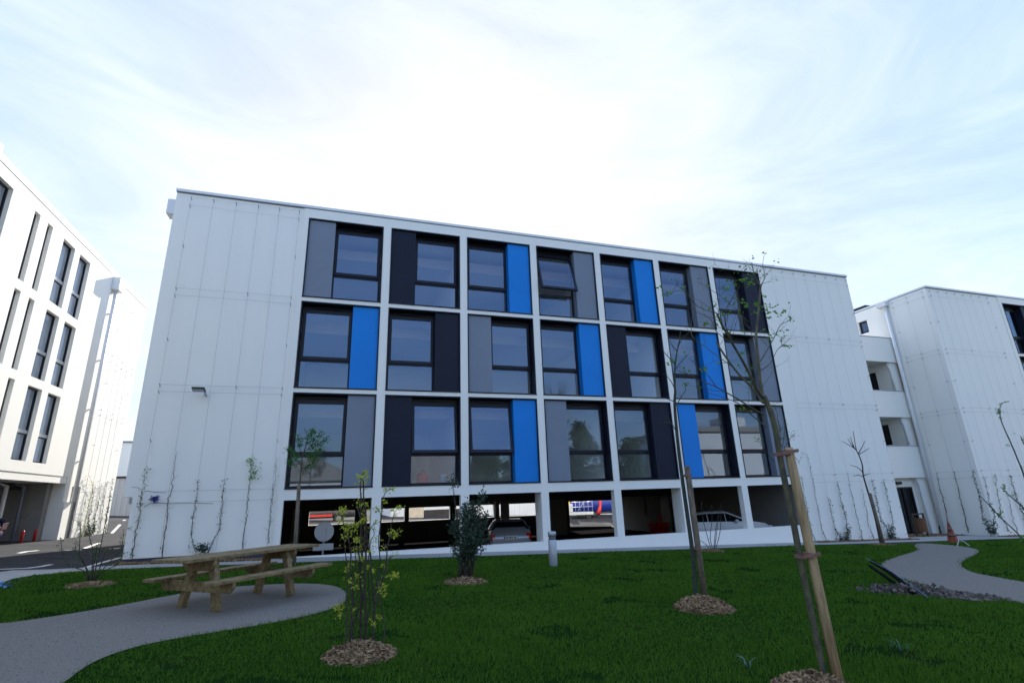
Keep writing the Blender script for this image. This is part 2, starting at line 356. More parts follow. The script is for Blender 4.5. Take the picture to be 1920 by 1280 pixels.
def stripe(pts, w_, dz=.006):
    P = [Vector((p[0], p[1], 0)) for p in pts]
    for i in range(len(P)-1):
        d = (P[i+1]-P[i]).normalized(); n_ = Vector((-d.y, d.x, 0))*w_/2
        q = [P[i]-n_, P[i+1]-n_, P[i+1]+n_, P[i]+n_]
        mk.poly([(a.x, a.y, terr(a.x, a.y)+dz) for a in q])
for L_ in ([(0,1067),(50,1065),(75,1062),(96,1058)], [(160,1064),(185,1056),(215,1048),(226,1045)], [(35,1037),(50,1034),(72,1032)], [(123,1032),(134,1031)], [(146,1031),(152,1030)], [(158,1028),(186,1018),(190,1018)], [(205,1029),(225,1027)], [(203,991),(232,989)], [(208,1009),(228,1006)]):
    stripe(G2(*L_), .12)
struct(mk.build('road_marking', ROADP))

def chips(mb, cx, cy, R, h, n, size=.045, ry=None):
    ry = ry or R
    for _ in range(n):
        r = math.sqrt(random.random()); t = random.random()*6.283; x = cx+R*r*math.cos(t); y = cy+ry*r*math.sin(t)
        z = terr(x, y)+h*max(0, 1-r**1.6)+random.uniform(0, .012)
        d = Vector((random.gauss(0,1), random.gauss(0,1), random.gauss(0,.35))).normalized(); a = d.orthogonal().normalized()
        a = Matrix.Rotation(random.gauss(0, .6), 3, d) @ (a if abs(a.z) < .5 else d.cross(Vector((0,0,1))).normalized())
        s_ = size*random.uniform(.45, 1.5); w2 = s_*random.uniform(.3, .65); p = Vector((x, y, z)); nn = d.cross(a)*.006
        q = [p-d*s_/2-a*w2/2, p+d*s_/2-a*w2*.4, p+d*s_*.45+a*w2/2, p-d*s_*.5+a*w2*.45]
        mb.poly([v+nn for v in q]); mb.poly([v-nn for v in q[::-1]])
        for i in range(4): mb.poly([q[i]+nn, q[i]-nn, q[(i+1) % 4]-nn, q[(i+1) % 4]+nn])
def mound(cx, cy, R, h, n, label, size=.045, ry=None):
    mb = MB(); ry = ry or R; N = 28; K = 6
    base = len(mb.v)
    for k in range(K+1):
        r = k/K
        for i in range(N):
            t = i/N*6.2832; x, y = cx+R*.95*r*math.cos(t), cy+ry*.95*r*math.sin(t)
            mb.v.append((x, y, terr(x, y)-.01+h*max(0, 1-r**1.6)))
    for k in range(K):
        for i in range(N):
            j = (i+1) % N; mb.f.append((k*N+i, k*N+j, (k+1)*N+j, (k+1)*N+i)); mb.sm.append(True)
    chips(mb, cx, cy, R, h, n, size, ry)
    o = mb.build('mulch_mound', MULCH); tag(o, label, 'mulch', 'bark mulch mounds round the plants', 'stuff'); return o

# ------------------------------------------------------------ window unit
PITCHX, OW = 2.833, 2.551
def window(parent, x0, z0, side, col, tilt=0, label=None, h=2.95, y0=0):
    """x0,z0 lower left corner of the opening"""
    x1, z1 = x0+OW, z0+h
    if side == 'L': pa, pb, wa, wb = x0+.035, x0+.9, x0+.9, x1-.05
    else: pa, pb, wa, wb = x0+1.655, x1-.035, x0+.05, x0+1.655
    fr = MB(); Y0, Y1 = y0+.36, y0+.43
    fr.box(wa, Y0, z0+.03, wa+.05, Y1, z1-.05); fr.box(wb-.05, Y0, z0+.03, wb, Y1, z1-.05)
    fr.box(wa+.05, Y0, z0+.03, wb-.05, Y1, z0+.10); fr.box(wa+.05, Y0, z0+.965, wb-.05, Y1, z0+1.06); fr.box(wa+.05, Y0, z0+2.70, wb-.05, Y1, z1-.05)
    fr.box(min(wb, pa) if side == 'R' else x0+.03, Y0+.02, z0+.03, x1-.03 if side == 'R' else wa, Y1, z1-.05)
    f = fr.build('window', DARK, parent)
    if label: f['label'] = label
    sr = MB(); t = .04
    sr.box(x0-.012, y0-.022, z0-.01, x1+.012, y0+.5, z0+t-.008); sr.box(x0-.004, y0-.016, z1-t, x1+.004, y0+.5, z1+.003)
    sr.box(x0-.003, y0-.014, z0+t-.008, x0+t-.006, y0+.5, z1-t); sr.box(x1-t+.006, y0-.014, z0+t-.008, x1+.003, y0+.5, z1-t)
    sr.box(wa+.35, y0+.27, z1-.13, wb-.35, y0+.30, z1-.10)
    sr.build('window_surround', DARK, f)
    MB().box(pa, y0+.05, z0+.034, pb, y0+.36, z1-.045).build('cladding_panel', col, f, bevel=.006)
    MB().box(wa+.05, Y0+.03, z0+.10, wb-.05, Y0+.036, z0+.965).build('lower_pane', GLASS, f)
    # sash (top hung)
    sa, sb, za, zb = wa+.03, wb-.03, z0+1.03, z0+2.73; ti = rad(tilt)
    M = Matrix.Translation((0, Y0-.02, zb)) @ Matrix.Rotation(-ti, 4, 'X') @ Matrix.Translation((0, -(Y0-.02), -zb))
    s_ = MB(); ya, yb = Y0-.045, Y0+(.03 if tilt else -.003)
    s_.box(sa, ya, za, sa+.085, yb, zb, M); s_.box(sb-.085, ya, za, sb, yb, zb, M)
    s_.box(sa+.085, ya, za, sb-.085, yb, za+.10, M); s_.box(sa+.085, ya, zb-.09, sb-.085, yb, zb, M)
    s_.build('sash', DARK, f)
    MB().box(sa+.085, Y0-.03, za+.10, sb-.085, Y0-.024, zb-.09, M).build('upper_pane', GLASS, f)
    return f

# ------------------------------------------------------------ main building
B = thing('office_building', 'large white office block with blue, grey and dark window panels above an open garage', 'building', (0, 0, -1.92))
def cell(i): return i*PITCHX
ROWS = (0, 3.1, 6.2); HTS = (2.95, 2.945, 2.96)
opens = [(cell(i), z, cell(i)+OW, z+h) for i in range(7) for z, h in zip(ROWS, HTS)]
gopen = [(cell(i), -1.92, cell(i)+OW, -.32) for i in range(7)]
fw = MB()
fw.grid('y', 0, .25, [-.17, 19.75], [-3.2, 9.52], opens+gopen)
fw.grid('y', .04, .21, [-4.1, -.17], [-.1, 9.52], []); fw.grid('y', .04, .21, [-3.87, -.17], [-1.70, -.1], [])
fw.grid('y', .04, .21, [19.75, 25.15], [-3.2, 9.52], [])
for i in (0, 2, 4, 6): fw.box(cell(i)+OW+.002, .25, -3.2, cell(i+1)-.002 if i < 6 else 19.748, .63, -.322)
# sides, back
fw.grid('x', -4.1, .25, [.25, 16], [-.1, 9.52], []); fw.grid('x', -3.87, .2, [.25, 15.8], [-2.6, -.1], [])
fw.grid('x', 24.9, .25, [.25, 16], [-3.2, 9.52], [])
bo = [(.02, -1.6, 2.52, -.85), (2.85, -1.6, 5.4, -.85), (5.67, -1.6, 8.17, -.85), (8.5, -1.6, 11.0, -.85), (11.33, -1.6, 13.88, -.85), (16.16, -3.2, 19.5, -.85)]
fw.grid('y', 15.75, .25, [-3.85, 24.9], [-3.2, 9.52], bo)
fw.box(-3.85, .25, 9.3, 24.9, 15.75, 9.5)
fw.build('wall', WHITE, B)
MB().box(-4.105, -.002, 9.53, 25.155, 16.01, 9.555).build('coping_edge', GREY, B)
MB().box(-4.12, -.02, 9.557, 25.17, 16.03, 9.65).build('roof_coping', CAPM, B)
MB().box(-3.83, .012, -1.95, -.2, .2, -1.705).build('plinth', PLINTH, B)
MB().box(-3.95, .06, -.28, -3.88, 8, -.12).build('side_gutter', CONC, B)
MB().box(-4.34, .12, 8.78, -4.101, .55, 9.3).build('rain_hopper', WHITE2, B)
# interior
it = MB()
for z in ROWS:
    it.box(-3.8, .52, z-.23, 24.85, 15.7, z-.05)
for z in ROWS:
    it.box(-.1, 2.0, z+2.48, 24.85, 2.06, z+2.86); 
    for i in (2, 4, 5): it.box(cell(i)-.2, .52, z-.04, cell(i)-.08, 6.9, z+2.86)
    it.box(-.3, .52, z-.04, -.2, 6.9, z+2.86); it.box(19.8, .52, z-.04, 19.9, 6.9, z+2.86)
    it.box(-.19, 6.92, z-.04, 19.8, 7.0, z+2.86)
for i in range(7):   # wall lining between the windows, inside
    for z in ROWS: it.box(cell(i)+OW+.02, .44, z-.04, cell(i+1)-.02 if i < 6 else 19.8, .5, z+2.86)
it.build('inner_wall', INNER, B)
cl = MB()
for z in ROWS: cl.box(-.19, 2.07, z+2.49, 19.79, 6.9, z+2.52)
cl.build('suspended_ceiling', CEIL, B)
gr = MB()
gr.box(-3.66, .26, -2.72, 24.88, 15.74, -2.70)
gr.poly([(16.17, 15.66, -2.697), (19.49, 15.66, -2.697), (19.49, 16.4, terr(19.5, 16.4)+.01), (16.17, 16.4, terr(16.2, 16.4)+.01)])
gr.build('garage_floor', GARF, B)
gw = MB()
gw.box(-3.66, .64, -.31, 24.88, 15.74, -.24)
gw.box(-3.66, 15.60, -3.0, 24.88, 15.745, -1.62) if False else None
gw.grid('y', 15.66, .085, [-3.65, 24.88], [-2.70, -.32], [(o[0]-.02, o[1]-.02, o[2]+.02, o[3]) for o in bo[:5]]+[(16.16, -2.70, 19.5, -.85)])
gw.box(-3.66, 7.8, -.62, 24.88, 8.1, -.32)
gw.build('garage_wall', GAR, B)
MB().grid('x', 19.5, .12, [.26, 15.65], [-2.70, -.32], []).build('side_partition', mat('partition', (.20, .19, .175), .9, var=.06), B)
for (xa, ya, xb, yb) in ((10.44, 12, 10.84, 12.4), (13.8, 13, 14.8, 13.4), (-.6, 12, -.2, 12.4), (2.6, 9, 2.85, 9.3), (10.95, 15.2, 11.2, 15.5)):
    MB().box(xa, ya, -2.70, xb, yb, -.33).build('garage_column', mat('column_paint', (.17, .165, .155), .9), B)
d_ = at(0, 19.45, 1253, 995); MB().box(19.44, d_.y-.45, -2.69, 19.49, d_.y+.45, -.75).build('garage_door', BLACKM, B)
c_ = at(0, 19.45, 1208, 935); MB().tube([(19.46, c_.y, -.34), (19.46, c_.y, -1.75)], .03, 6).build('conduit', BLACKM, B)

GR, BL, NV = GREY, BLUE, NAVY
LAY = {2: [('L', GR, 0), ('L', NV, 0), ('R', BL, 0), ('R', GR, 17), ('R', BL, 0), ('R', GR, 0), ('R', NV, 0)],
       1: [('R', BL, 0), ('R', NV, 0), ('L', GR, 0), ('R', BL, 0), ('L', NV, 0), ('R', BL, 0), ('R', GR, 0)],
       0: [('R', GR, 0), ('L', NV, 8), ('R', BL, 8), ('L', GR, 0), ('R', NV, 0), ('L', BL, 0), ('R', GR, 0)]}
for r in (2, 1, 0):
    for i, (sd_, c, tl) in enumerate(LAY[r]):
        nm = {GR: 'grey', BL: 'bright blue', NV: 'dark navy'}[c]
        window(B, cell(i), ROWS[r], sd_, c, tl, 'window with a %s panel%s' % (nm, ', top sash tilted open' if tl else ''), HTS[r])

# things on the inner sill of the second ground-row window
MB().box(3.75, .46, .02, 5.3, .95, .09).build('window_shelf', INNER, B)
p = atY(.72, 792, 890); bg_ = thing('red_bag', 'red bag standing inside the lowest window of the second column', 'bag', (p.x, .72, .09))
MB().lathe((p.x, .72, .09), [(.17, 0), (.21, .05), (.20, .26), (.12, .36), (.03, .39)], 18).build('pouch', mat('red_cloth', (.30, .012, .012), .8, bump=.5, bscale=15), bg_)
MB().tube([(p.x-.06, .72, .45), (p.x-.05, .72, .54), (p.x+.05, .72, .54), (p.x+.06, .72, .45)], .012, 6).build('handle', BLACKM, bg_)
p = atY(.72, 831, 892); cp = thing('blue_tub', 'pale blue tub standing inside the window right of the red bag', 'tub', (p.x, .72, .09))
MB().lathe((p.x, .72, .09), [(.09, 0), (.12, .24), (.125, .25)], 18).build('container', mat('tub_blue', (.16, .32, .42), .5), cp)
MB().lathe((p.x, .72, .3405), [(.128, 0), (.128, .02)], 18).build('lid', WHITE2, cp)
# climbing cables
WIRE = mat('steel_cable', (.32, .34, .37), .4, metal=.5); BRK = mat('cable_bracket', (.10, .11, .16), .5)
ZP = (9.36, 9.06, 6.14, 5.90, 3.07, 2.86, .03, -.28)
def cables(parent, P, us, zb, brk, out=.09, wm=None, bm_=None):
    """P(u, d, z): point at u along the wall, d in front of it"""
    for u in us:
        m = MB(); m.tube([P(u, out, ZP[0]), P(u, out, zb)], .0032, 4, False); m.build('cable', wm or WIRE, parent)
    for k, z in enumerate(ZP):
        m = MB(); m.tube([P(us[0], out+.006, z), P(us[-1], out+.006, z)], .0032, 4, False); m.build('cable', wm or WIRE, parent)
    for (u, z) in brk:
        m = MB(); m.tube([P(u, 0, z-.05), P(u, out, z)], .008, 5); m.tube([P(u, out-.005, z-.012), P(u, out+.03, z+.012)], .011, 5); m.build('cable_bracket', bm_ or BRK, parent)
PL = lambda u, d, z: (u, .04-d, z)
uL = [-3.65, -2.99, -2.31, -1.63, -.97, -.33]
bk = [(u, 9.36) for u in uL]+[(uL[0], z) for z in ZP[1:]]+[(uL[-1], z) for z in ZP[1:]]+[(uL[3], z) for z in (6.14, 3.07, .03)]+[(u, z) for u in (uL[0], uL[-1]) for z in (7.61, 4.48, 1.45)]+[(u, -1.45) for u in uL[:3]]
cables(B, PL, uL, -1.6, bk)
uR = [20.31+.672*i for i in range(8)]
bk = [(u, 9.36) for u in uR]+[(uR[-1], z) for z in ZP[1:]]+[(uR[2], z) for z in (6.14, 3.07, .03)]+[(uR[4], z) for z in (6.14, 3.07)]+[(uR[-1], z) for z in (7.61, 4.48, 1.45, -1.4)]+[(u, -2.5) for u in uR[1:]]
cables(B, PL, uR, -2.6, bk)

# ------------------------------------------------------------ left building (sunlit)
XL = -9.0
A = thing('white_office_block', 'sunlit white office block at the left edge with narrow recessed windows and open garage below', 'building', (XL, 4, -1.5))
wins = []
for r, (z0, z1) in enumerate(((1.33, 3.87), (4.19, 6.70), (7.04, 9.58))):
    for b in range(3):
        o = -b*8.5; wins.append((-.65+o, z0, 1.26+o, z1, 'b'))
        wins += [(4.63+o, z0, 5.56+o, z1, 'w'), (6.0+o, z0, 6.94+o, z1, 'w'), (2.57+o, z0, 2.93+o, z1, 's'), (3.44+o, z0, 3.80+o, z1, 's')]
aw = MB()
aw.grid('x', XL-.45, .45, [-14, 13.6], [.95, 10.0], [wv[:4] for wv in wins])
aw.grid('x', XL-.45, .45, [8.85, 13.6], [-2, .95], [(9.42, -1.47, 10.2, .59)])
aw.grid('y', 13.6, .2, [XL-14, XL], [-2, 10.0], []); aw.grid('y', -14.2, .2, [XL-14, XL], [-2, 10.0], [])
aw.box(XL-14, -14, 9.7, XL-.46, 13.6, 9.99); 
aw.box(XL-1.6, -14, .70, XL-.46, 8.83, .94)       # soffit beam
aw.box(XL-.2, -14, .68, XL-.02, 8.83, .945)
aw.grid('x', XL-14, .3, [-14, 13.6], [-2, 10], [])
aw.box(XL-.45, 8.84, -2, XL+.08, 9.4, -.03)
aw.build('wall', WHITE, A)
MB().box(XL-14.05, -14.25, 10.0, XL-.004, 13.80, 10.03).build('coping_edge', CONC, A)
MB().box(XL-14.1, -14.3, 10.032, XL+.010, 13.83, 10.28).build('parapet', WHITE, A)
ga = MB(); ga.grid('x', XL-1.9, .2, [-14, 8.83], [-2, .7], []); ga.box(XL-1.7, 8.5, -2, XL-.46, 8.84, .69)
for y in (7.4, 5.9, 3.2, .5): ga.box(XL-1.69, y, -1.6, XL-1.64, y+.06, .69)
ga.build('garage_recess', mat('recess_grey', (.27, .265, .255), .8, var=.08), A)
MB().box(XL-1.62, -6, .45, XL-1.2, 8.3, .66).build('roller_box', BLACKM, A)
for y, r_, c in ((6.9, .07, WHITE2), (8.05, .05, GREY)):
    MB().tube([(XL-1.0, y, -1.6), (XL-1.0, y, .55), (XL-1.3, y-.3, .68)], r_, 10).build('service_pipe', c, A)
MB().box(XL-.12, 9.44, -1.46, XL-.06, 10.18, .57).build('door', mat('steel_door', (.10, .11, .12), .5), A, bevel=.005)
MB().tube([(XL-.05, 9.55, -.5), (XL-.01, 9.55, -.5), (XL-.01, 9.67, -.5)], .012, 6).build('door_handle', BLACKM, A)
for (y0, z0, y1, z1, k) in wins:
    f = MB(); X0 = XL-.13; t = .06
    f.box(X0-.06, y0, z0, X0, y1, z0+t); f.box(X0-.06, y0, z1-t, X0, y1, z1); f.box(X0-.06, y0, z0+t, X0, y0+t, z1-t); f.box(X0-.06, y1-t, z0+t, X0, y1, z1-t)
    if k in 'wb': f.box(X0-.05, y0+t, z0+.9, X0-.005, y1-t, z0+.97)
    fo = f.build('window', DARK, A)
    MB().box(X0-.035, y0+t, z0+t, X0-.03, y1-t, z1-t).build('pane', GLASS, fo)
    if k == 'w':
        MB().box(X0-.004, y0+.1, z0+.94, X0+.012, y1-.06, z0+1.06).build('glass_guard', mat('guard_glass', (.42, .45, .47), .2), fo)
MB().box(XL-1.0, -13.9, 0.99, XL-.9, 13.4, 9.6).build('inner_wall', mat('inner_white', (.55, .57, .58), .9), A)
h_ = MB(); h_.prism([(8.62, 10.0), (9.95, 10.0), (9.95, 9.6), (9.65, 9.30), (8.9, 9.30), (8.62, 9.6)], XL+.035, XL+.34, 'x') if False else None
MB().box(XL+.003, 9.15, 9.35, XL+.32, 9.75, 9.95).build('rain_hopper', WHITE2, A, bevel=.01)
pm = MB(); pm.tube([(XL+.13, 9.42, 9.34), (XL+.13, 9.42, -.03)], .08, 14); pm.build('downpipe', WHITE2, A)
cb_ = MB()
for z in (8.2, 6.0, 3.8, 1.6): cb_.box(XL+.002, 9.37, z-.02, XL+.13, 9.47, z+.02)
cb_.build('pipe_clips', CONC, A)
MB().box(XL+.003, -1.2, 9.5, XL+.3, -.2, 10.2).build('rain_hopper', WHITE2, A)
PA = lambda u, d, z: (XL+d, u, z)
uA = [10.45, 11.1, 11.75, 12.4, 13.05]
ZSV = ZP; ZP = (9.36, 9.1, 6.5, 6.2, 3.97, 3.73, .93, .63)
cables(A, PA, uA, -1.2, [(u, z) for u in (uA[0], uA[2], uA[-1]) for z in ZP]+[(uA[0], z) for z in (7.8, 5.2, 2.4)]+[(uA[-1], z) for z in (7.8, 5.2, 2.4)], wm=WHITE2, bm_=mat('sunlit_tone_bracket', (.42, .43, .45), .5))  # cables and brackets paler on this block: glare of the sun put into their colour
ZP = ZSV

# ------------------------------------------------------------ right building
Bq = thing('white_office_wing', 'white office wing at the right edge with cable trellis, open gallery balconies and an entrance', 'building', (30.75, 0, -2.9))
rw = MB(); XR = 30.75
rop = [(36.7+cell(i), z, 36.7+cell(i)+OW, z+h) for i in range(4) for z, h in zip(ROWS, HTS)]
rw.grid('y', 0, .25, [36.45, 50], [-3.6, 9.52], rop); rw.grid('y', .04, .21, [XR, 36.45], [-3.6, 9.52], [])
rw.grid('x', XR, .25, [.25, 2.38], [-3.4, 9.52], [])
rw.grid('x', XR, .25, [2.38, 9], [7.25, 9.52], [(3.55, 8.17, 4.12, 8.92)])
rw.grid('x', 30.15, .15, [2.62, 9], [-3.3, 7.2], [(z_, a_, z_+.8, a_+b_) for z_, a_, b_ in ((3.35, 4.55, 1.1), (3.35, 1.6, 1.1))])
rw.box(30.16, 2.5, -3.3, XR, 2.62, 7.2) 
for z0, z1 in ((6.0, 7.4), (2.95, 4.35), (-.17, 1.42)): rw.box(24.9, 2.38, z0, XR-.003, 2.5, z1)
for z0 in (6.02, 2.97, -.15): rw.box(24.9, 2.51, z0, 30.13, 9, z0+.2)
rw.grid('y', 3.6, .15, [25.2, 30.14], [-3.3, -.16], [(28.2, -3.3, 29.75, -.62)]) if False else rw.grid('y', 2.75, .15, [25.2, 30.14], [-3.3, -.18], [(28.6, -3.3, 29.95, -.61)])
rw.grid('y', 9, .2, [25.2, 50], [-3.3, 9.52], [])
rw.box(XR+.26, .26, 9.3, 49.9, 8.98, 9.5)
rw.build('wall', WHITE, Bq)
MB().box(XR-.005, -.005, 9.53, 50, 9.2, 9.555).build('coping_edge', GREY, Bq); MB().box(XR-.02, -.02, 9.557, 50, 9.2, 9.65).build('roof_coping', CAPM, Bq)
for z in (7.4, 4.35, 1.42): MB().box(24.9, 2.36, z+.002, XR-.005, 2.52, z+.04).build('parapet_cap', ALUM, Bq)
MB().box(XR-.3, 2.05, 9.25, XR-.003, 2.62, 9.52).build('rain_hopper', WHITE2, Bq)
MB().tube([(XR-.14, 2.22, 9.25), (XR-.14, 2.22, -2.95)], .085, 14).build('downpipe', WHITE2, Bq)
for zt, zb in ((5.95, 4.4), (2.9, 1.5), (-.2, -3.0)):
    MB().tube([(30.08, 2.48, zt), (30.08, 2.55, zt-.1), (30.1, 2.46, zt-.35), (30.1, 2.46, zb)], .05, 10).build('downpipe', WHITE2, Bq)
MB().box(30.22, 3.3, 1.5, 30.28, 4.2, 5.7).build('dark_opening', BLACK, Bq)
w_ = MB(); w_.box(XR+.1, 3.56, 8.18, XR+.14, 4.11, 8.91); wo_ = w_.build('window', DARK, Bq); MB().box(XR+.09, 3.66, 8.28, XR+.097, 3.95, 8.78).build('pane', GLASS, wo_)
dr = MB(); dr.box(28.6, 2.82, -3.1, 29.95, 2.86, -.62); do = dr.build('glass_door', CARGL, Bq)
dr = MB(); 
for x in (28.6, 29.25, 29.89): dr.box(x, 2.76, -3.1, x+.06, 2.817, -.62)
dr.box(28.66, 2.765, -.69, 29.88, 2.81, -.625); dr.build('door_frame', BLACKM, do)
MB().box(28.75, 2.6, -.48, 29.1, 2.745, -.34).build('entrance_lamp', BLACKM, Bq)
MB().box(33, 5, 9.66, 34.6, 7, 10.6).build('roof_vent', DARK, Bq)
MB().grid('y', .6, .1, [36.4, 50], [-.1, 9.2], []).build('inner_wall', mat('dark_backing', (.05, .055, .07), .9), Bq)  # one dark sheet close behind the windows of all floors
for r in (0, 1, 2):
    for i, (sd_, c) in enumerate(((('L', NV), ('R', GR), ('R', NV))[r], ('R', BL), ('L', GR), ('R', NV))):
        window(Bq, 36.7+cell(i), ROWS[r], sd_, c, 0, None, HTS[r])
PR = lambda u, d, z: (u, .04-d, z)
uQ = [30.9+.655*i for i in range(8)]
cables(Bq, PR, uQ, -2.7, [(u, 9.36) for u in uQ]+[(uQ[0], z) for z in ZP]+[(uQ[-1], z) for z in ZP]+[(uQ[3], z) for z in (6.14, 3.07, .03)]+[(uQ[0], z) for z in (7.61, 4.48, 1.45)]+[(uQ[-1], z) for z in (7.61, 4.48)])
PS = lambda u, d, z: (XR-d, u, z)
cables(Bq, PS, [.2, 1.05, 1.85], -2.7, [(u, z) for u in (.2, 1.05, 1.85) for z in ZP]+[(u, z) for u in (.2, 1.85) for z in (7.61, 4.48, 1.45)])

# ------------------------------------------------------------ far buildings behind
def clad_building(name, label, x0, y0, x1, y1, zt, mt, step=.35):
    o = thing(name, label, 'building', (x0, y0, terr(x0, y0))); m_ = MB(); zb = min(terr(x0, y0), terr(x1, y0))-.4
    m_.box(x0, y0, zb, x1, y1, zt); x = x0+.1
    while x < x1-.1: m_.box(x, y0-.03, zb, x+step*.5, y0-.001, zt-.02); x += step
    y = y0+.1
    while y < y1-.1: m_.box(x0-.03, y, zb, x0-.001, y+step*.5, zt-.02); y += step
    m_.build('wall', mt, o); MB().box(x0-.1, y0-.1, zt+.002, x1+.1, y1+.1, zt+.15).build('roof_edge', CLADG if mt is CLAD else DARK, o); return o
a = clad_building('warehouse', 'grey ribbed metal warehouse seen in the gap beside the white block', -14.2, 27, -9.2, 36, 1.75, CLADG)
MB().box(-13.6, 26.9, 1.9, -13.55, 26.95, 2.0)
a = thing('white_warehouse', 'tall plain white warehouse behind the grey metal one', 'building', (-24, 40, -.6)); MB().box(-24, 37, -1, -8.6, 56, 5.3).build('wall', WHITE, a); MB().box(-24.1, 36.9, 5.302, -8.5, 56.1, 5.45).build('roof_edge', GREY, a)
a = clad_building('cladded_shed', 'pale ribbed metal shed across the road, seen through the garage', 5.9, 30, 30, 40, 2.4, CLAD, .24)
MB().box(8.6, 29.94, -2.2, 13.2, 29.969, -1.25).build('dark_plinth', GAR, a)
a = thing('low_wall', 'small cream wall at the roadside behind the garage', 'wall', (6.8, 26, -1.6)); MB().box(6.9, 26, -2.2, 8.1, 26.2, -.2).build('masonry', mat('cream_wall', (.55, .48, .38), .9, var=.1), a); MB().box(6.85, 25.95, -.198, 8.15, 26.25, -.12).build('cap_stone', CONC, a)

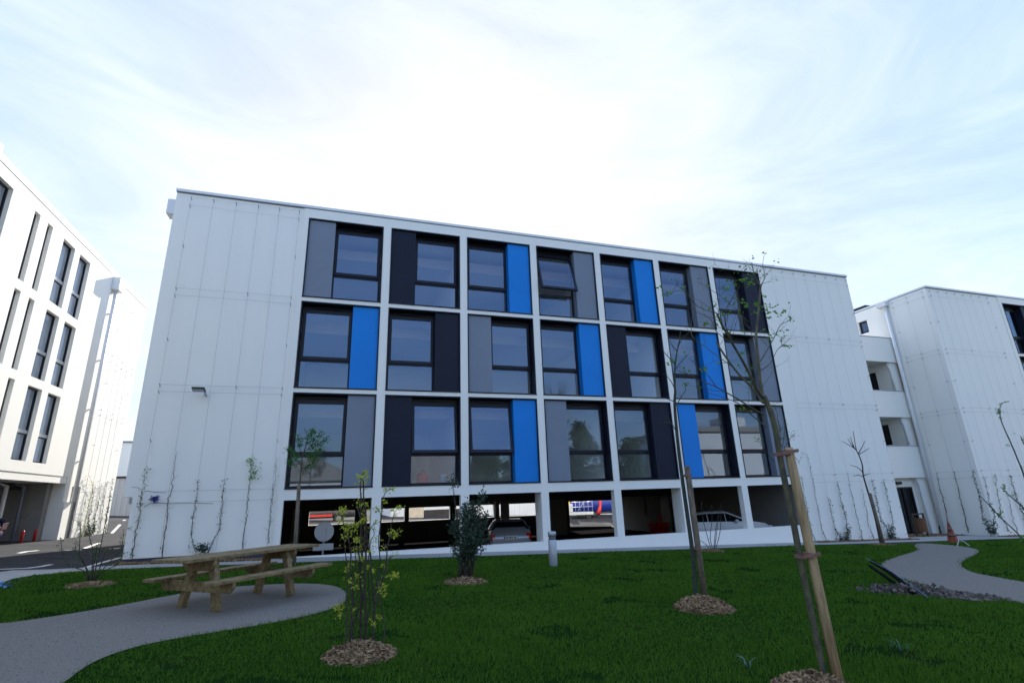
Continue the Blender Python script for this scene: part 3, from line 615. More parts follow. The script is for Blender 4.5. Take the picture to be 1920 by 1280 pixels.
# ------------------------------------------------------------ cars
def car(name, label, loc, ang, paint, L=4.1, W=1.68, Ht=1.42, van=False, stripe=None):
    o = thing(name, label, 'van' if van else 'car', loc)
    M = Matrix.Translation(loc) @ Matrix.Rotation(ang, 4, 'Z')
    # stations: x (front +), bottom, belt z, roof z, half width
    if van: st = [(-L/2, .45, .95, 1.0, .86), (-L/2+.05, .40, 1.0, Ht-.15, .93), (-L/2+.3, .38, 1.0, Ht, .98), (0, .36, 1.0, Ht, .98), (L/2-1.5, .36, 1.0, Ht-.03, .98), (L/2-.9, .36, 1.05, 1.15, .97), (L/2-.15, .38, .95, 1.0, .9), (L/2, .45, .7, .75, .8)]
    else: st = [(-L/2, .38, .72, .74, .82), (-L/2+.06, .28, .90, .93, .93), (-L/2+.20, .24, .93, 1.05, .97), (-L/2+.55, .22, .93, Ht-.06, 1.0), (-L/2+1.0, .2, .92, Ht-.01, 1.0), (-.1, .2, .91, Ht, 1.0), (L/2-1.75, .2, .91, Ht-.06, 1.0), (L/2-1.0, .2, .92, .97, .99), (L/2-.4, .22, .84, .86, .94), (L/2-.08, .3, .68, .70, .84), (L/2, .38, .58, .6, .74)]
    m_ = MB(); n = 12
    def ring(x, zb, zt, zr, hw):
        h = W/2*hw; k = min(1, max(0, (zr-zt)/.45)); ht = h*(1-.24*k)
        half = [(h*.86, zb), (h*.985, zb+.10), (h, (zb+zt)/2), (h*.985, zt), (ht*1.0, zt+(zr-zt)*.86), (ht*.80, zr)]
        return [Vector((x, y, z)) for y, z in half]+[Vector((x, -y, z)) for y, z in half[::-1]]
    R = [ring(*s_) for s_ in st]
    for r in R:
        for p in r: m_.v.append(tuple(M @ p))
    for i in range(len(R)-1):
        for k in range(n):
            a, b = i*n+k, i*n+(k+1) % n; m_.f.append((a, b, b+n, a+n)); m_.sm.append(True)
    m_.f.append(tuple(range(n))[::-1]); m_.f.append(tuple((len(R)-1)*n+k for k in range(n))); m_.sm += [False]*2
    body = m_.build('body', paint, o)
    def quad(pts, off=.006):
        c = [Vector(p) for p in pts]; nn = (c[1]-c[0]).cross(c[2]-c[0]).normalized(); ctr = sum(c, Vector())/4
        if nn.dot(ctr-Vector((0, 0, .8))) < 0: nn = -nn
        q = MB(); A_ = [M @ (p+nn*off) for p in c]; B_ = [M @ (p-nn*.004) for p in c]; q.poly(A_); q.poly(B_[::-1])
        for i in range(4): q.poly([A_[i], B_[i], B_[(i+1) % 4], A_[(i+1) % 4]])
        return q
    def lerp(a, b, t): return a+(b-a)*t
    def pane(nm, i0, i1, sideways, t0=.10, t1=.92):
        for s_ in ((0, -1) if sideways else (0,)):
            pass
    if not van:
        for sgn in (1, -1):
            k0, k1 = (3, 4) if sgn == 1 else (8, 7)
            for (i0, i1) in ((3, 4), (4, 5), (5, 6)):
                a0, a1, b0, b1 = R[i0][k0], R[i0][k1], R[i1][k0], R[i1][k1]
                u, v = (.03, .97)
                quad([lerp(lerp(a0, a1, .12), lerp(b0, b1, .12), u), lerp(lerp(a0, a1, .12), lerp(b0, b1, .12), v), lerp(lerp(a0, a1, .95), lerp(b0, b1, .95), v), lerp(lerp(a0, a1, .95), lerp(b0, b1, .95), u)], .01).build('side_window', CARGL, o)
            a0, a1, b0 = R[6][k0], R[6][k1], R[7][k0]
            q = [lerp(a0, a1, .12), lerp(a0, b0, .85)+Vector((0,0,.05)), lerp(a0, b0, .8)+Vector((0,0,.06)), lerp(a0, a1, .93)]
            quad(q, .01).build('side_window', CARGL, o)
            mm = MB(); c = M @ Vector((L/2-1.55, sgn*(W/2+.08), .98)); mm.lathe(tuple(c), [(.02, -.07), (.08, -.05), (.09, 0), (.07, .05), (.02, .07)], 10, 'z'); mm.build('wing_mirror', paint, o)
        r0, r1 = R[2], R[3]; quad([lerp(r0[4], r1[4], .1), lerp(r0[7], r1[7], .1), lerp(r0[6], r1[6], .93), lerp(r0[5], r1[5], .93)], .012).build('rear_window', CARGL, o)
        r0, r1 = R[6], R[7]; quad([lerp(r1[4], r0[4], .12), lerp(r1[7], r0[7], .12), lerp(r1[6], r0[6], .95), lerp(r1[5], r0[5], .95)], .012).build('windscreen', CARGL, o)
        for sgn in (1, -1):
            q = MB(); q.box(-L/2+.02, sgn*W*.36-.0, .66, -L/2+.22, sgn*W*.475, .92, M); q.build('tail_light', REDL, o, bevel=.02)
            q = MB(); q.box(L/2-.34, sgn*W*.30, .60, L/2-.08, sgn*W*.44, .76, M); q.build('headlight', mat('headlight', (.5, .52, .55), .1, coat=1), o, bevel=.02)
        q = MB(); q.box(-L/2-.02, -.26, .72, -L/2+.05, .26, .84, M); pl = q.build('number_plate', mat('plate_white', (.7, .7, .68), .4), o)
        q = MB(); q.box(-L/2-.024, .215, .725, -L/2-.0205, .255, .835, M); q.build('plate_band', BLUEV, pl)
        q = MB()
        for i, yy in enumerate((.17, .12, .05, .0, -.05, -.13, -.18)): q.box(-L/2-.024, yy-.015, .745, -L/2-.0205, yy+.015, .815, M)
        q.build('plate_characters', BLACKM, pl)
        q = MB(); q.box(-L/2-.01, -.7*W/2, .38, -L/2+.02, .7*W/2, .52, M); q.build('bumper', BLACKM, o)
    if stripe:
        q = MB(); q.box(-L/2+1.2, -W/2-.012, .46, L/2-1.80, W/2+.012, .60, M); q.build('side_stripe', stripe, o)
    for xw in (-L/2+.72, L/2-(1.38 if van else .78)):
        for sgn in (1, -1):
            c = M @ Vector((xw, sgn*(W/2-.10), .31)); ax = (M.to_3x3() @ Vector((0, 1, 0)))
            q = MB(); q.tube([c-ax*.105, c-ax*.09, c+ax*.09, c+ax*.105], [.27, .315, .315, .27], 24); wh = q.build('wheel', BLACK, o)
            q = MB(); q.tube([c+ax*sgn*.08, c+ax*sgn*.118], [.18, .165], 16); q.build('rim', mat('wheel_rim', (.16, .16, .17), .5, metal=.3), wh)
            for s_ in range(1): pass
    return o
car('parked_car', 'silver hatchback seen from behind, parked in the garage past the dark bush', (8.4, 4.6, -2.70), rad(76), SILVER, 3.9, 1.66, 1.40)
car('parked_car', 'white hatchback parked sideways in the garage under the far right windows', (17.7, 2.55, -2.70), rad(-24), CARW, 3.7, 1.64, 1.38)
car('delivery_van', 'dark van with a red side stripe on the road behind the garage', (-.2, 21.5, -1.72), rad(2), mat('dark_van_paint', (.03, .03, .035), .3, coat=.2), 6.4, 1.9, 1.95, True, REDM)

# ------------------------------------------------------------ cherry picker + tank
zt = terr(20, 20)
pk = thing('boom_lift', 'white boom lift with a railed basket parked behind the garage ramp', 'lift', (19, 20.1, zt))
MB().box(17.6, 19.8, zt+.32, 20.0, 21.2, zt+.52).build('deck', ALUM, pk, bevel=.02)
rl = MB()
for x in (18.55, 18.9, 19.25, 19.6, 19.95): rl.tube([(x, 19.85, zt+.52), (x, 19.85, zt+1.6)], .018, 6)
for z in (.9, 1.25, 1.6): rl.tube([(18.2, 19.85, zt+z), (20.0, 19.85, zt+z)], .018, 6); rl.tube([(20.0, 19.85, zt+z), (20.0, 21.1, zt+z)], .018, 6)
rl.tube([(18.7, 19.85, zt+.6), (19.5, 19.85, zt+1.5)], .015, 6); rl.build('basket_rail', ALUM, pk)
MB().box(17.7, 20.2, zt+1.15, 18.3, 20.8, zt+1.5).build('motor_cover', YEL, pk, bevel=.03)
MB().box(17.75, 20.1, zt+.53, 18.45, 20.9, zt+1.14).build('engine', ALUM, pk, bevel=.02)
for x in (18.0, 19.6):
    MB().lathe((x, 19.95, zt+.22), [(.22, -.1), (.24, 0), (.22, .1)], 16, 'y').build('wheel', BLACK, pk)
tk = thing('tank_trailer', 'blue painted tank body with a red boom behind the boom lift', 'trailer', (21, 24, zt))
MB().lathe((18.9, 22.4, zt+1.15), [(.55, 0), (.85, .15), (.88, .3), (.88, 4.6), (.85, 4.75), (.5, 4.9)], 28, 'x').build('tank', BLUEV, tk)
MB().box(19.1, 21.9, zt+.25, 23.7, 22.9, zt+.40).build('chassis', BLACKM, tk)
MB().tube([(20.1, 20.5, zt+.12), (20.75, 20.5, zt+.36)], [.09, .13], 8).build('boom_jib', BLACKM, tk); MB().tube([(20.7, 20.5, zt+.3), (20.85, 20.5, zt+.6), (20.95, 20.5, zt+.9), (21.0, 20.5, zt+1.9)], [.20, .15, .12, .12], 8).build('boom', REDM, tk)
for x in (19.8, 22.9): MB().lathe((x, 21.8, zt+.26), [(.22, -.12), (.26, 0), (.22, .12)], 16, 'y').build('wheel', BLACK, tk)

# red grit bin in the garage
p = at(0, 18.6, 1236, 998); p.z = -2.70
rb = thing('grit_bin', 'red plastic grit bin standing by the garage side wall', 'bin', p)
m_ = MB(); b0, b1 = .34, .42
m_.v += [tuple(p+Vector(q)) for q in ((-b0,-.3,0),(b0,-.3,0),(b0,.3,0),(-b0,.3,0),(-b1,-.38,.6),(b1,-.38,.6),(b1,.38,.6),(-b1,.38,.6))]
for q in ((0,3,2,1),(4,5,6,7),(0,1,5,4),(1,2,6,5),(2,3,7,6),(3,0,4,7)): m_.f.append(q); m_.sm.append(False)
m_.build('tub', REDM, rb, bevel=.02); MB().box(p.x-.45, p.y-.41, p.z+.602, p.x+.45, p.y+.41, p.z+.65).build('lid', REDM, rb, bevel=.01)
e = thing('fire_extinguisher', 'small red fire extinguisher standing on the grit bin lid', 'extinguisher', p+Vector((.15,0,.65)))
MB().lathe(tuple(p+Vector((.15,0,.65))), [(.08,0),(.085,.04),(.085,.36),(.05,.42),(.025,.44)], 16).build('cylinder', REDM, e); MB().box(p.x+.1, p.y-.02, p.z+1.09, p.x+.24, p.y+.02, p.z+1.14).build('valve', BLACKM, e)

# ------------------------------------------------------------ picnic table
ang = math.atan2(.736, .677); tc_ = Vector((.13, -7.34, 0)); tc_.z = terr(.13, -7.34)+.008
T = thing('picnic_table', 'weathered timber picnic table with attached benches on the gravel path', 'table', tc_)
TM = Matrix.Translation(tc_) @ Matrix.Rotation(ang, 4, 'Z')
def tb(m_, x0, y0, z0, x1, y1, z1): m_.box(x0, y0, z0, x1, y1, z1, TM)
LT, SH = 1.22, .10
m_ = MB()
for k in range(5): y = -.37+k*.148; tb(m_, -1.25, y+.004, .715, 1.29, y+.144, .76)
m_.build('table_top', WOOD, T, bevel=.006)
for s_ in (1, -1):
    m_ = MB()
    for k in range(2): y = s_*.66+(-.13 if s_ > 0 else -.14)+k*.14; tb(m_, -1.07, y+.004, .415, 1.19, y+.136, .46)
    m_.build('bench', WOOD, T, bevel=.006)
for sx in (-1, 1):
    x = sx*.755
    m_ = MB(); m_.prism([(-.36, .712), (.36, .712), (.36, .64), (.27, .56), (-.27, .56), (-.36, .64)], x-.025, x+.025, 'x'); 
    m_.v = [tuple(TM @ Vector(v)) for v in m_.v]; m_.build('top_bearer', WOOD, T, bevel=.004)
    m_ = MB(); m_.prism([(-.80, .412), (.80, .412), (.80, .35), (.72, .27), (-.72, .27), (-.80, .35)], x-.025, x+.025, 'x')
    m_.v = [tuple(TM @ Vector(v)) for v in m_.v]; m_.build('bench_bearer', WOOD, T, bevel=.004)
    for sy in (-1, 1):
        m_ = MB(); a = TM @ Vector((x+sx*-.075, sy*.40, .0)); b = TM @ Vector((x-sx*.075, sy*.20, .70))
        m_.beam(a, b, .09, .115, up=TM.to_3x3() @ Vector((0, 1, .25))); m_.build('leg', WOOD, T, bevel=.005)

# ------------------------------------------------------------ bollard light, sign, floodlight, bin, cone
p = Vector((6.78, -4.36, terr(6.78, -4.36)))
o = thing('bollard_light', 'grey cylindrical bollard light standing in the lawn', 'bollard', p)
MB().lathe(p, [(.10, 0), (.105, .01), (.105, .62), (.10, .625)], 28).build('post', ALUM, o)
MB().lathe(p+Vector((0,0,.626)), [(.088, 0), (.088, .075)], 24).build('lens', mat('frosted_lens', (.16, .17, .19), .3), o)
MB().lathe(p+Vector((0,0,.702)), [(.105, 0), (.105, .11), (.09, .118)], 28).build('cap', ALUM, o)
ps = atY(1.4, 608, 996); sg = thing('road_sign', 'back of a round road sign with a small plate below it, on a pole', 'sign', (ps.x, 1.4, -2.7))
MB().tube([(ps.x, 1.36, -2.7), (ps.x, 1.36, ps.z+.29)], .032, 10).build('pole', ALUM, sg)
MB().lathe((ps.x, 1.30, ps.z), [(.295, 0), (.30, .006), (.30, .03), (.292, .032)], 40, 'y').build('sign_disc', ALUM, sg)
MB().box(ps.x-.31, 1.30, ps.z-.56, ps.x+.31, 1.32, ps.z-.36).build('sign_plate', ALUM, sg, bevel=.004)
MB().box(ps.x-.035, 1.2, ps.z-.28, ps.x+.035, 1.299, ps.z+.28).build('sign_rail', ALUM, sg)
fl = thing('wall_floodlight', 'black floodlight on a short arm, fixed high on the left white wall', 'light', (-2.43, .0, 2.82))
MB().tube([(-2.42, .035, 2.78), (-2.42, -.12, 2.78), (-2.42, -.16, 2.86)], .03, 8).build('arm', ALUM, fl)
q = MB(); q.box(-.17, -.15, -.03, .17, .09, .03, Matrix.Translation((-2.56, -.28, 2.89)) @ Matrix.Rotation(rad(-14), 4, 'X')); q.build('lamp_head', BLACKM, fl, bevel=.015)
q = MB(); q.box(-.14, -.12, -.037, .14, .06, -.031, Matrix.Translation((-2.56, -.28, 2.89)) @ Matrix.Rotation(rad(-14), 4, 'X')); q.build('lens', mat('lamp_lens', (.4, .42, .45), .2), fl)
p = atY(1.2, 1729, 1000); zb = terr(p.x, 1.2)
bn = thing('litter_bin', 'wooden slatted litter bin hung in a black frame by the entrance', 'bin', (p.x, 1.2, zb))
m_ = MB()
for s_ in (-.36, .36): m_.box(p.x+s_-.03, 1.17, zb, p.x+s_+.03, 1.23, zb+1.02)
m_.box(p.x-.33, 1.175, zb+.96, p.x+.33, 1.225, zb+1.018); m_.build('frame', BLACKM, bn)
m_ = MB()
for k in range(18):
    t = k/18*6.283; c = Matrix.Translation((p.x, 1.2, zb+.18)) @ Matrix.Rotation(t, 4, 'Z'); m_.box(.235, -.038, 0, .262, .038, .62, c)
m_.build('slatted_drum', BRICKW, bn); MB().lathe((p.x, 1.2, zb+.2), [(.225, 0), (.225, .58)], 20).build('liner', BLACKM, bn)
p = Vector((24.75, -2.0, terr(24.75, -2.0)))
cn = thing('traffic_cone', 'faded dirty orange traffic cone leaning on the lawn edge', 'cone', p)
M = Matrix.Translation(p) @ Matrix.Rotation(rad(-7), 4, 'Y') @ Matrix.Rotation(rad(4), 4, 'X')
def xf(m_, M): m_.v = [tuple(M @ Vector(v)) for v in m_.v]; return m_
xf(MB().lathe((0,0,0), [(.19, .03), (.175, .06), (.035, .74), (.03, .76)], 28), M).build('cone_body', ORANGE, cn)
xf(MB().box(-.24, -.24, 0, .24, .24, .035), M).build('base', mat('cone_base', (.07, .04, .03), .8), cn, bevel=.01)
for z0, z1, in ((.24, .36), (.48, .58)):
    r = lambda z: .175+(.035-.175)*(z-.06)/.68+.002
    xf(MB().lathe((0,0,0), [(r(z0), z0), (r(z1), z1)], 28), M).build('dull_band', mat('dull_band', (.16, .10, .08), .7, var=.3, vscale=20), cn)
m_ = MB(); pts = [gp(px_, py_) for px_, py_ in ((1795,1024),(1800,1020),(1808,1021),(1818,1024))]
for k, h in enumerate((.02, .14, .13, .03)): pts[k].z = terr(pts[k].x, pts[k].y)+h
tag(m_.tube(pts, .016, 6).build('hose', mat('pale_hose', (.45, .45, .42), .5)), 'short pale hose arching out of the grass beside the cone', 'hose')

# ------------------------------------------------------------ lawn grass
def build_grass():
    N = 1500000
    r = 1.5+46*rng.random(N)**1.25; t = rng.uniform(-1.0, 1.35, N)
    X = CAMP[0]+r*np.sin(t+.1); Y = CAMP[1]+r*np.cos(t+.1)
    jx, jy = rng.normal(0, .045, N)+.03*np.sin(X*7)*np.sin(Y*5), rng.normal(0, .045, N)+.03*np.sin(X*6+1)*np.sin(Y*8)
    ok = inside(lawn, X, Y) & ~inside(pathL, X+jx, Y+jy) & ~inside(pathR, X+jx, Y+jy) & (X > -5.2)
    X, Y, r = X[ok]+0, Y[ok]+0, r[ok]
    # bare spots
    pn = np.sin(X*1.7+1.3*np.sin(Y*1.1))*np.sin(Y*2.1+1.7*np.sin(X*.9)); p2 = np.sin(X*6.1+2*np.sin(Y*5.3))*np.sin(Y*7.7+2*np.sin(X*4.9))
    keep = rng.random(len(X)) < np.where(pn+.35*p2 > .82, .12, np.where(p2 > .75, .6, 1)); X, Y, r = X[keep], Y[keep], r[keep]
    n = len(X); Z = -1.92-.033*X+np.where(X < -4.5, .17*np.clip((-4.5-X)/4, 0, 1)**2*3, 0)-.004
    hgt = (.028+.026*rng.random(n))*(1+.35*np.sin(X*.9+2)*np.sin(Y*1.3)); wd = (.0032+.0009*r)*rng.uniform(.7, 1.3, n); a = rng.uniform(0, 6.283, n)
    lx, ly = rng.normal(0, .016, n)+.005, rng.normal(0, .016, n)
    V = np.empty((n, 3, 3)); c, s = np.cos(a)*wd/2, np.sin(a)*wd/2
    V[:, 0] = np.stack([X-c, Y-s, Z], 1); V[:, 1] = np.stack([X+c, Y+s, Z], 1); V[:, 2] = np.stack([X+lx, Y+ly, Z+hgt], 1)
    me = bpy.data.meshes.new('grass'); me.vertices.add(n*3); me.vertices.foreach_set('co', V.reshape(-1))
    me.loops.add(n*3); me.loops.foreach_set('vertex_index', np.arange(n*3, dtype=np.int32)); me.polygons.add(n)
    me.polygons.foreach_set('loop_start', np.arange(0, n*3, 3, dtype=np.int32)); me.polygons.foreach_set('loop_total', np.full(n, 3, dtype=np.int32))
    me.materials.append(GRASSM); me.update(calc_edges=True)
    o = bpy.data.objects.new('grass', me); COL.objects.link(o); tag(o, 'short mown dark green grass covering the lawn', 'grass', None, 'stuff')
build_grass()

# ------------------------------------------------------------ plants
def pathpts(px, Y, dys=None):
    out = []
    for k, q in enumerate(px):
        dy = (dys[k] if dys else 0); out.append(atY(Y+dy, q[0], q[1]))
    return out
def radpx(p, wpx): return wpx*((p-CV).dot(CF))/FPX/2
def px_tube(mb, pts2, Y, w0, w1, dy0=0, dy1=0, n=6, jit=.0):
    P = []; R = []; k = len(pts2)
    for i, q in enumerate(pts2):
        t = i/(k-1); p = atY(Y+dy0+(dy1-dy0)*t, q[0], q[1])
        if jit and 0 < i < k-1: p += Vector((random.gauss(0,jit), random.gauss(0,jit), 0))
        P.append(p); R.append(max(.0012, radpx(p, w0+(w1-w0)*t)))
    # subdivide smoothly
    Q = []; RR = []
    for i in range(k-1):
        p0 = P[max(i-1, 0)]; p1 = P[i]; p2 = P[i+1]; p3 = P[min(i+2, k-1)]
        for s_ in range(3):
            t = s_/3; Q.append(.5*((2*p1)+(p2-p0)*t+(2*p0-5*p1+4*p2-p3)*t*t+(3*p1-p0-3*p2+p3)*t**3)); RR.append(R[i]+(R[i+1]-R[i])*t)
    Q.append(P[-1]); RR.append(R[-1]); mb.tube(Q, RR, n); return Q
def twigs(mb, lf, Q, n, ln, r, leafn=0, lsize=.04, up=.5, sub=2, t0=.2, cl=.03):
    for _ in range(n):
        i = random.randint(int(len(Q)*t0), len(Q)-1); p = Vector(Q[i]); d0 = (Q[min(i+1, len(Q)-1)]-Q[max(i-1, 0)]).normalized()
        side = Vector((random.gauss(0,1), random.gauss(0,1), random.gauss(0,.6))).normalized()
        d = (d0*.5+side*.8+Vector((0,0,up))).normalized(); l = ln*random.uniform(.5, 1.2); seg = 5; pts = [p]
        for s_ in range(seg):
            d = (d+Vector((random.gauss(0,.16), random.gauss(0,.16), random.gauss(0,.12)+.04))).normalized(); p = p+d*l/seg; pts.append(p)
        mb.tube(pts, [r*(1-.8*k/seg) for k in range(seg+1)], 4, False)
        if sub > 0: twigs(mb, lf, pts, sub, ln*.45, r*.55, leafn, lsize, up*.6, sub-1, .3, cl)
        if lf is not None and leafn:
            for _ in range(np.random.poisson(leafn)):
                q = pts[-1] if random.random() < .6 else random.choice(pts[1:])
                for _ in range(random.randint(1, 4)): lf.leaf(q+Vector((random.gauss(0,cl), random.gauss(0,cl), random.gauss(0,cl)))*.5, lsize*random.uniform(.6, 1.2))
np.random.seed(3)
def stake(px0, px1, Y, wpx, mt, label, name='tree_stake', ties=(), group='timber tree stakes', base=None):
    a, b = atY(Y, *px0), atY(Y, *px1); b.x = b.x
    if base is not None: b = base
    o = thing(name, label, 'stake', (b.x, b.y, terr(b.x, b.y)), group); r = radpx(a, wpx)
    b = Vector((b.x, b.y, terr(b.x, b.y)-.05))
    MB().tube([b, b+(a-b)*.5, a-(a-b)*.01, a], [r*1.03, r, r*.98, r*.9], 14).build('post', mt, o)
    for (pa, pb) in ties:
        p, q = atY(Y-.0, *pa), atY(Y, *pb); m_ = MB(); d = (q-p).normalized(); 
        m_.beam(p-d*.006+Vector((0,-r-.008,0)), q+d*.006+Vector((0,-r-.008,0)), .006, .028); m_.beam(p-d*.006+Vector((0,r+.008,0)), q+d*.006+Vector((0,r+.008,0)), .006, .028)
        m_.beam(p-d*.006+Vector((0,-r-.011,0)), p-d*.006+Vector((0,r+.011,0)), .006, .028); m_.beam(q+d*.006+Vector((0,-r-.011,0)), q+d*.006+Vector((0,r+.011,0)), .006, .028)
        mid = (p+q)/2; m_.box(mid.x-.02, mid.y-.035, mid.z-.022, mid.x+.02, mid.y+.035, mid.z+.022); m_.build('rubber_tie', TIE, o)
    return o
# --- big young tree, right foreground
YB = -13.37; bp_ = Vector((5.59, YB, terr(5.59, YB)))
T1 = thing('young_tree', 'tall young tree with cut-back limbs and sparse bright leaves in the right foreground', 'tree', bp_, 'young staked trees on the lawn')
z_ = lambda x, y: (1200+x/3.0476, 440+y/3.0476); z2 = lambda x, y: (1300+x/6.4, 460+y/6.4); z3 = lambda x, y: (1240+x/5.332, 620+y/5.332)
tr = MB(); lf = MB()
tk = px_tube(tr, [(1552,1300),(1530,1190),(1506,1075),(1483,955),(1465,870),(1453,800),(1444,770),(1432,742)], YB, 13, 9.5, n=12)
e1 = px_tube(tr, [(1433,748), z3(1010,620), z3(985,480), z3(965,250), z3(945,60), z_(665,560), z_(680,400), z_(690,285)], YB, 6.5, 3.8, 0, .25, 8)
e2 = px_tube(tr, [(1430,745), z3(960,590), z3(880,430), z3(800,280), z3(700,110), z3(640,0), z_(470,520), z_(440,450)], YB, 5.8, 3.6, 0, -.25, 8)
e3 = px_tube(tr, [(1432,755), z3(990,690), z3(900,560), z3(780,440), z3(650,270), z3(550,115)], YB, 5, 3.2, 0, .3, 8)
e4 = px_tube(tr, [z3(1025,840), z3(900,770), z3(780,690), z3(640,610), z3(530,550), z3(420,510), z3(300,450), z3(160,395)], YB, 3.6, 1.2, 0, -.5)
e5 = px_tube(tr, [z3(1055,960), z3(960,890), z3(880,820), z3(760,720), z3(600,660), z3(460,620)], YB, 3.2, .8, 0, .3)
e6 = px_tube(tr, [z3(540,545), z3(470,450), z3(400,380), z3(310,310), z3(280,270)], YB-.15, 1.6, .7, -.2, -.5)
e7 = px_tube(tr, [z3(690,345), z3(560,250), z3(430,150), z3(300,30), z_(300,380), z_(215,290)], YB+.1, 1.8, .8, 0, .5)
e8 = px_tube(tr, [z_(690,720), z_(760,600), z_(800,520), z_(830,500), z_(868,482)], YB+.2, 2, .8, 0, .5)
e9 = px_tube(tr, [z_(665,790), z_(740,740), z_(790,650), z_(845,632)], YB+.15, 1.6, .8, 0, -.3)
e10 = px_tube(tr, [z_(690,300), z_(655,230), z_(640,165)], YB+.2, 2.6, 1, 0, .1)
e11 = px_tube(tr, [z_(690,300), z_(715,230), z_(700,180), z_(712,104)], YB+.25, 1.4, .6, 0, .2)
e12 = px_tube(tr, [z_(520,590), z_(490,520), z_(490,430), z_(540,340), z_(545,285)], YB-.2, 2.2, .8, 0, -.2)
e13 = px_tube(tr, [z_(440,450), z_(330,410), z_(240,320), z_(160,345)], YB-.25, 1.5, .7, 0, -.4)
e14 = px_tube(tr, [z_(620,500), z_(520,400), z_(430,330), z_(330,270)], YB-.1, 1.5, .7, 0, .4)
e15 = px_tube(tr, [z3(700,110), z3(560,20), z_(400,480), z_(310,440)], YB-.2, 1.6, .7, 0, -.3)
for e, n_, l_ in ((e1, 15, .42), (e2, 12, .42), (e3, 9, .38), (e4, 6, .25), (e5, 4, .2), (e7, 5, .25), (e8, 7, .25), (e9, 6, .22), (e10, 12, .2), (e12, 7, .25), (e13, 4, .22), (e14, 5, .25), (e15, 4, .22), (e6, 3, .18)):
    twigs(tr, lf, e, max(2, int(n_*.75)), l_, .0026, .30, .034, .5, 2)
for (x, y) in ((500,300),(540,290),(480,305),(585,380),(600,400),(575,440),(610,405),(660,400),(710,230),(715,355),(725,400),(740,405),(770,410),(800,455),(820,430),(865,485),(845,632),(855,633),(155,343),(240,295),(430,400),(375,510),(385,505),(600,550),(700,545),(745,600),(360,770),(355,775),(620,775),(585,262),(380,295),(695,430),(740,440),(765,440),(650,450),(735,470)):
    px_, py_ = z_(x, y); c = atY(YB+random.uniform(-.2, .25), px_, py_)
    for _ in range(5): lf.leaf(c+Vector((random.gauss(0,.012), random.gauss(0,.02), random.gauss(0,.010))), random.uniform(.025, .045))
c = atY(YB+.2, *z_(710, 104)); [lf.leaf(c+Vector((random.gauss(0,.008), 0, random.gauss(0,.006))), .03) for _ in range(5)]
tr.build('trunk', BARK, T1)
lf.build('crown', LF_BRIGHT, T1)
s2 = MB(); l2 = MB(); z7 = lambda x, y: (1380+x/7.111, 720+y/7.111)
for pts in ([z7(600,840), z7(590,700), z7(575,560), z7(540,450), z7(490,330)], [z7(610,830), z7(560,650), z7(520,500), z7(450,400)], [z7(640,850), z7(690,780), z7(720,720), z7(770,690)], [z7(600,860), z7(560,760), z7(530,650), z7(490,560)], [z7(620,850), z7(640,680), z7(650,560), z7(630,440)], [z7(520,1030), z7(440,960), z7(330,790), z7(290,740)], [z7(610,980),z7(700,900),z7(780,960),z7(850,1055)], [z7(600,620),z7(560,480),z7(540,350),z7(500,260)]):
    e = px_tube(s2, pts, YB, 1.3, .5, .12, .3)
    for q in e[2:]:
        for _ in range(4): l2.leaf(q+Vector((random.gauss(0,.012), random.gauss(0,.02), random.gauss(0,.012))), random.uniform(.008, .015))
    twigs(s2, l2, e, 3, .09, .0015, 2.2, .012, .3, 1)
s2.build('side_shoots', TWIG, T1); l2.build('side_leaves', LF_GREEN, T1)
stake((1478,839), (1577,1300), YB-.06, 16.5, STAKEM, 'thick pale timber stake tied to the tall young tree in the foreground', ties=[((1459,851),(1488,845)), ((1499,1043),(1529,1037))])
# --- mid tree
YM = -9.4; c = atY(YM, 1305, 1122)
T2 = thing('young_tree', 'slender bare young tree with one grey stake in the middle of the lawn', 'tree', (c.x, YM, terr(c.x, YM)), 'young staked trees on the lawn')
tr = MB(); lf = MB()
e = px_tube(tr, [(1306,1132),(1299,1040),(1288,960),(1277,880),(1270,820),(1265,760),(1266,735), z3(135,560), z3(135,400), z3(150,250), z3(180,100), z3(190,10)], YM, 8.5, 1.4, n=8)
for pts in ([z3(140,710), z3(60,680), z3(0,660)], [z3(135,580), z3(100,510), z3(50,450), z3(0,430)], [z3(150,740), z3(200,660), z3(240,590), z3(235,530)], [z3(135,330), z3(60,250), z3(0,180)], [z3(140,390), z3(190,320), z3(270,235)], [z3(150,200), z3(100,130), z3(90,90)], [z3(165,1040), z3(130,970), z3(95,910), z3(50,850)], [z3(110,930), z3(60,910), z3(0,920)], [z3(165,170),z3(190,110),z3(230,60),z3(290,0)]):
    b = px_tube(tr, pts, YM, 2.0, .8, 0, random.uniform(-.3, .3)); twigs(tr, None, b, 3, .14, .002, 0, sub=1)
twigs(tr, lf, e, 7, .22, .0025, .25, .02, .5, 1, .7)
tr.build('trunk', mat('greenish_bark', (.035, .045, .035), .9, var=.3, vscale=20), T2); lf.build('crown', LF_BRIGHT, T2)
stake((1288,873), (1322,1125), YM-.05, 10.5, STAKEG, 'grey timber stake tied to the slender bare tree in mid lawn', ties=[((1283,892),(1292,890)), ((1302,1028),(1311,1028))])
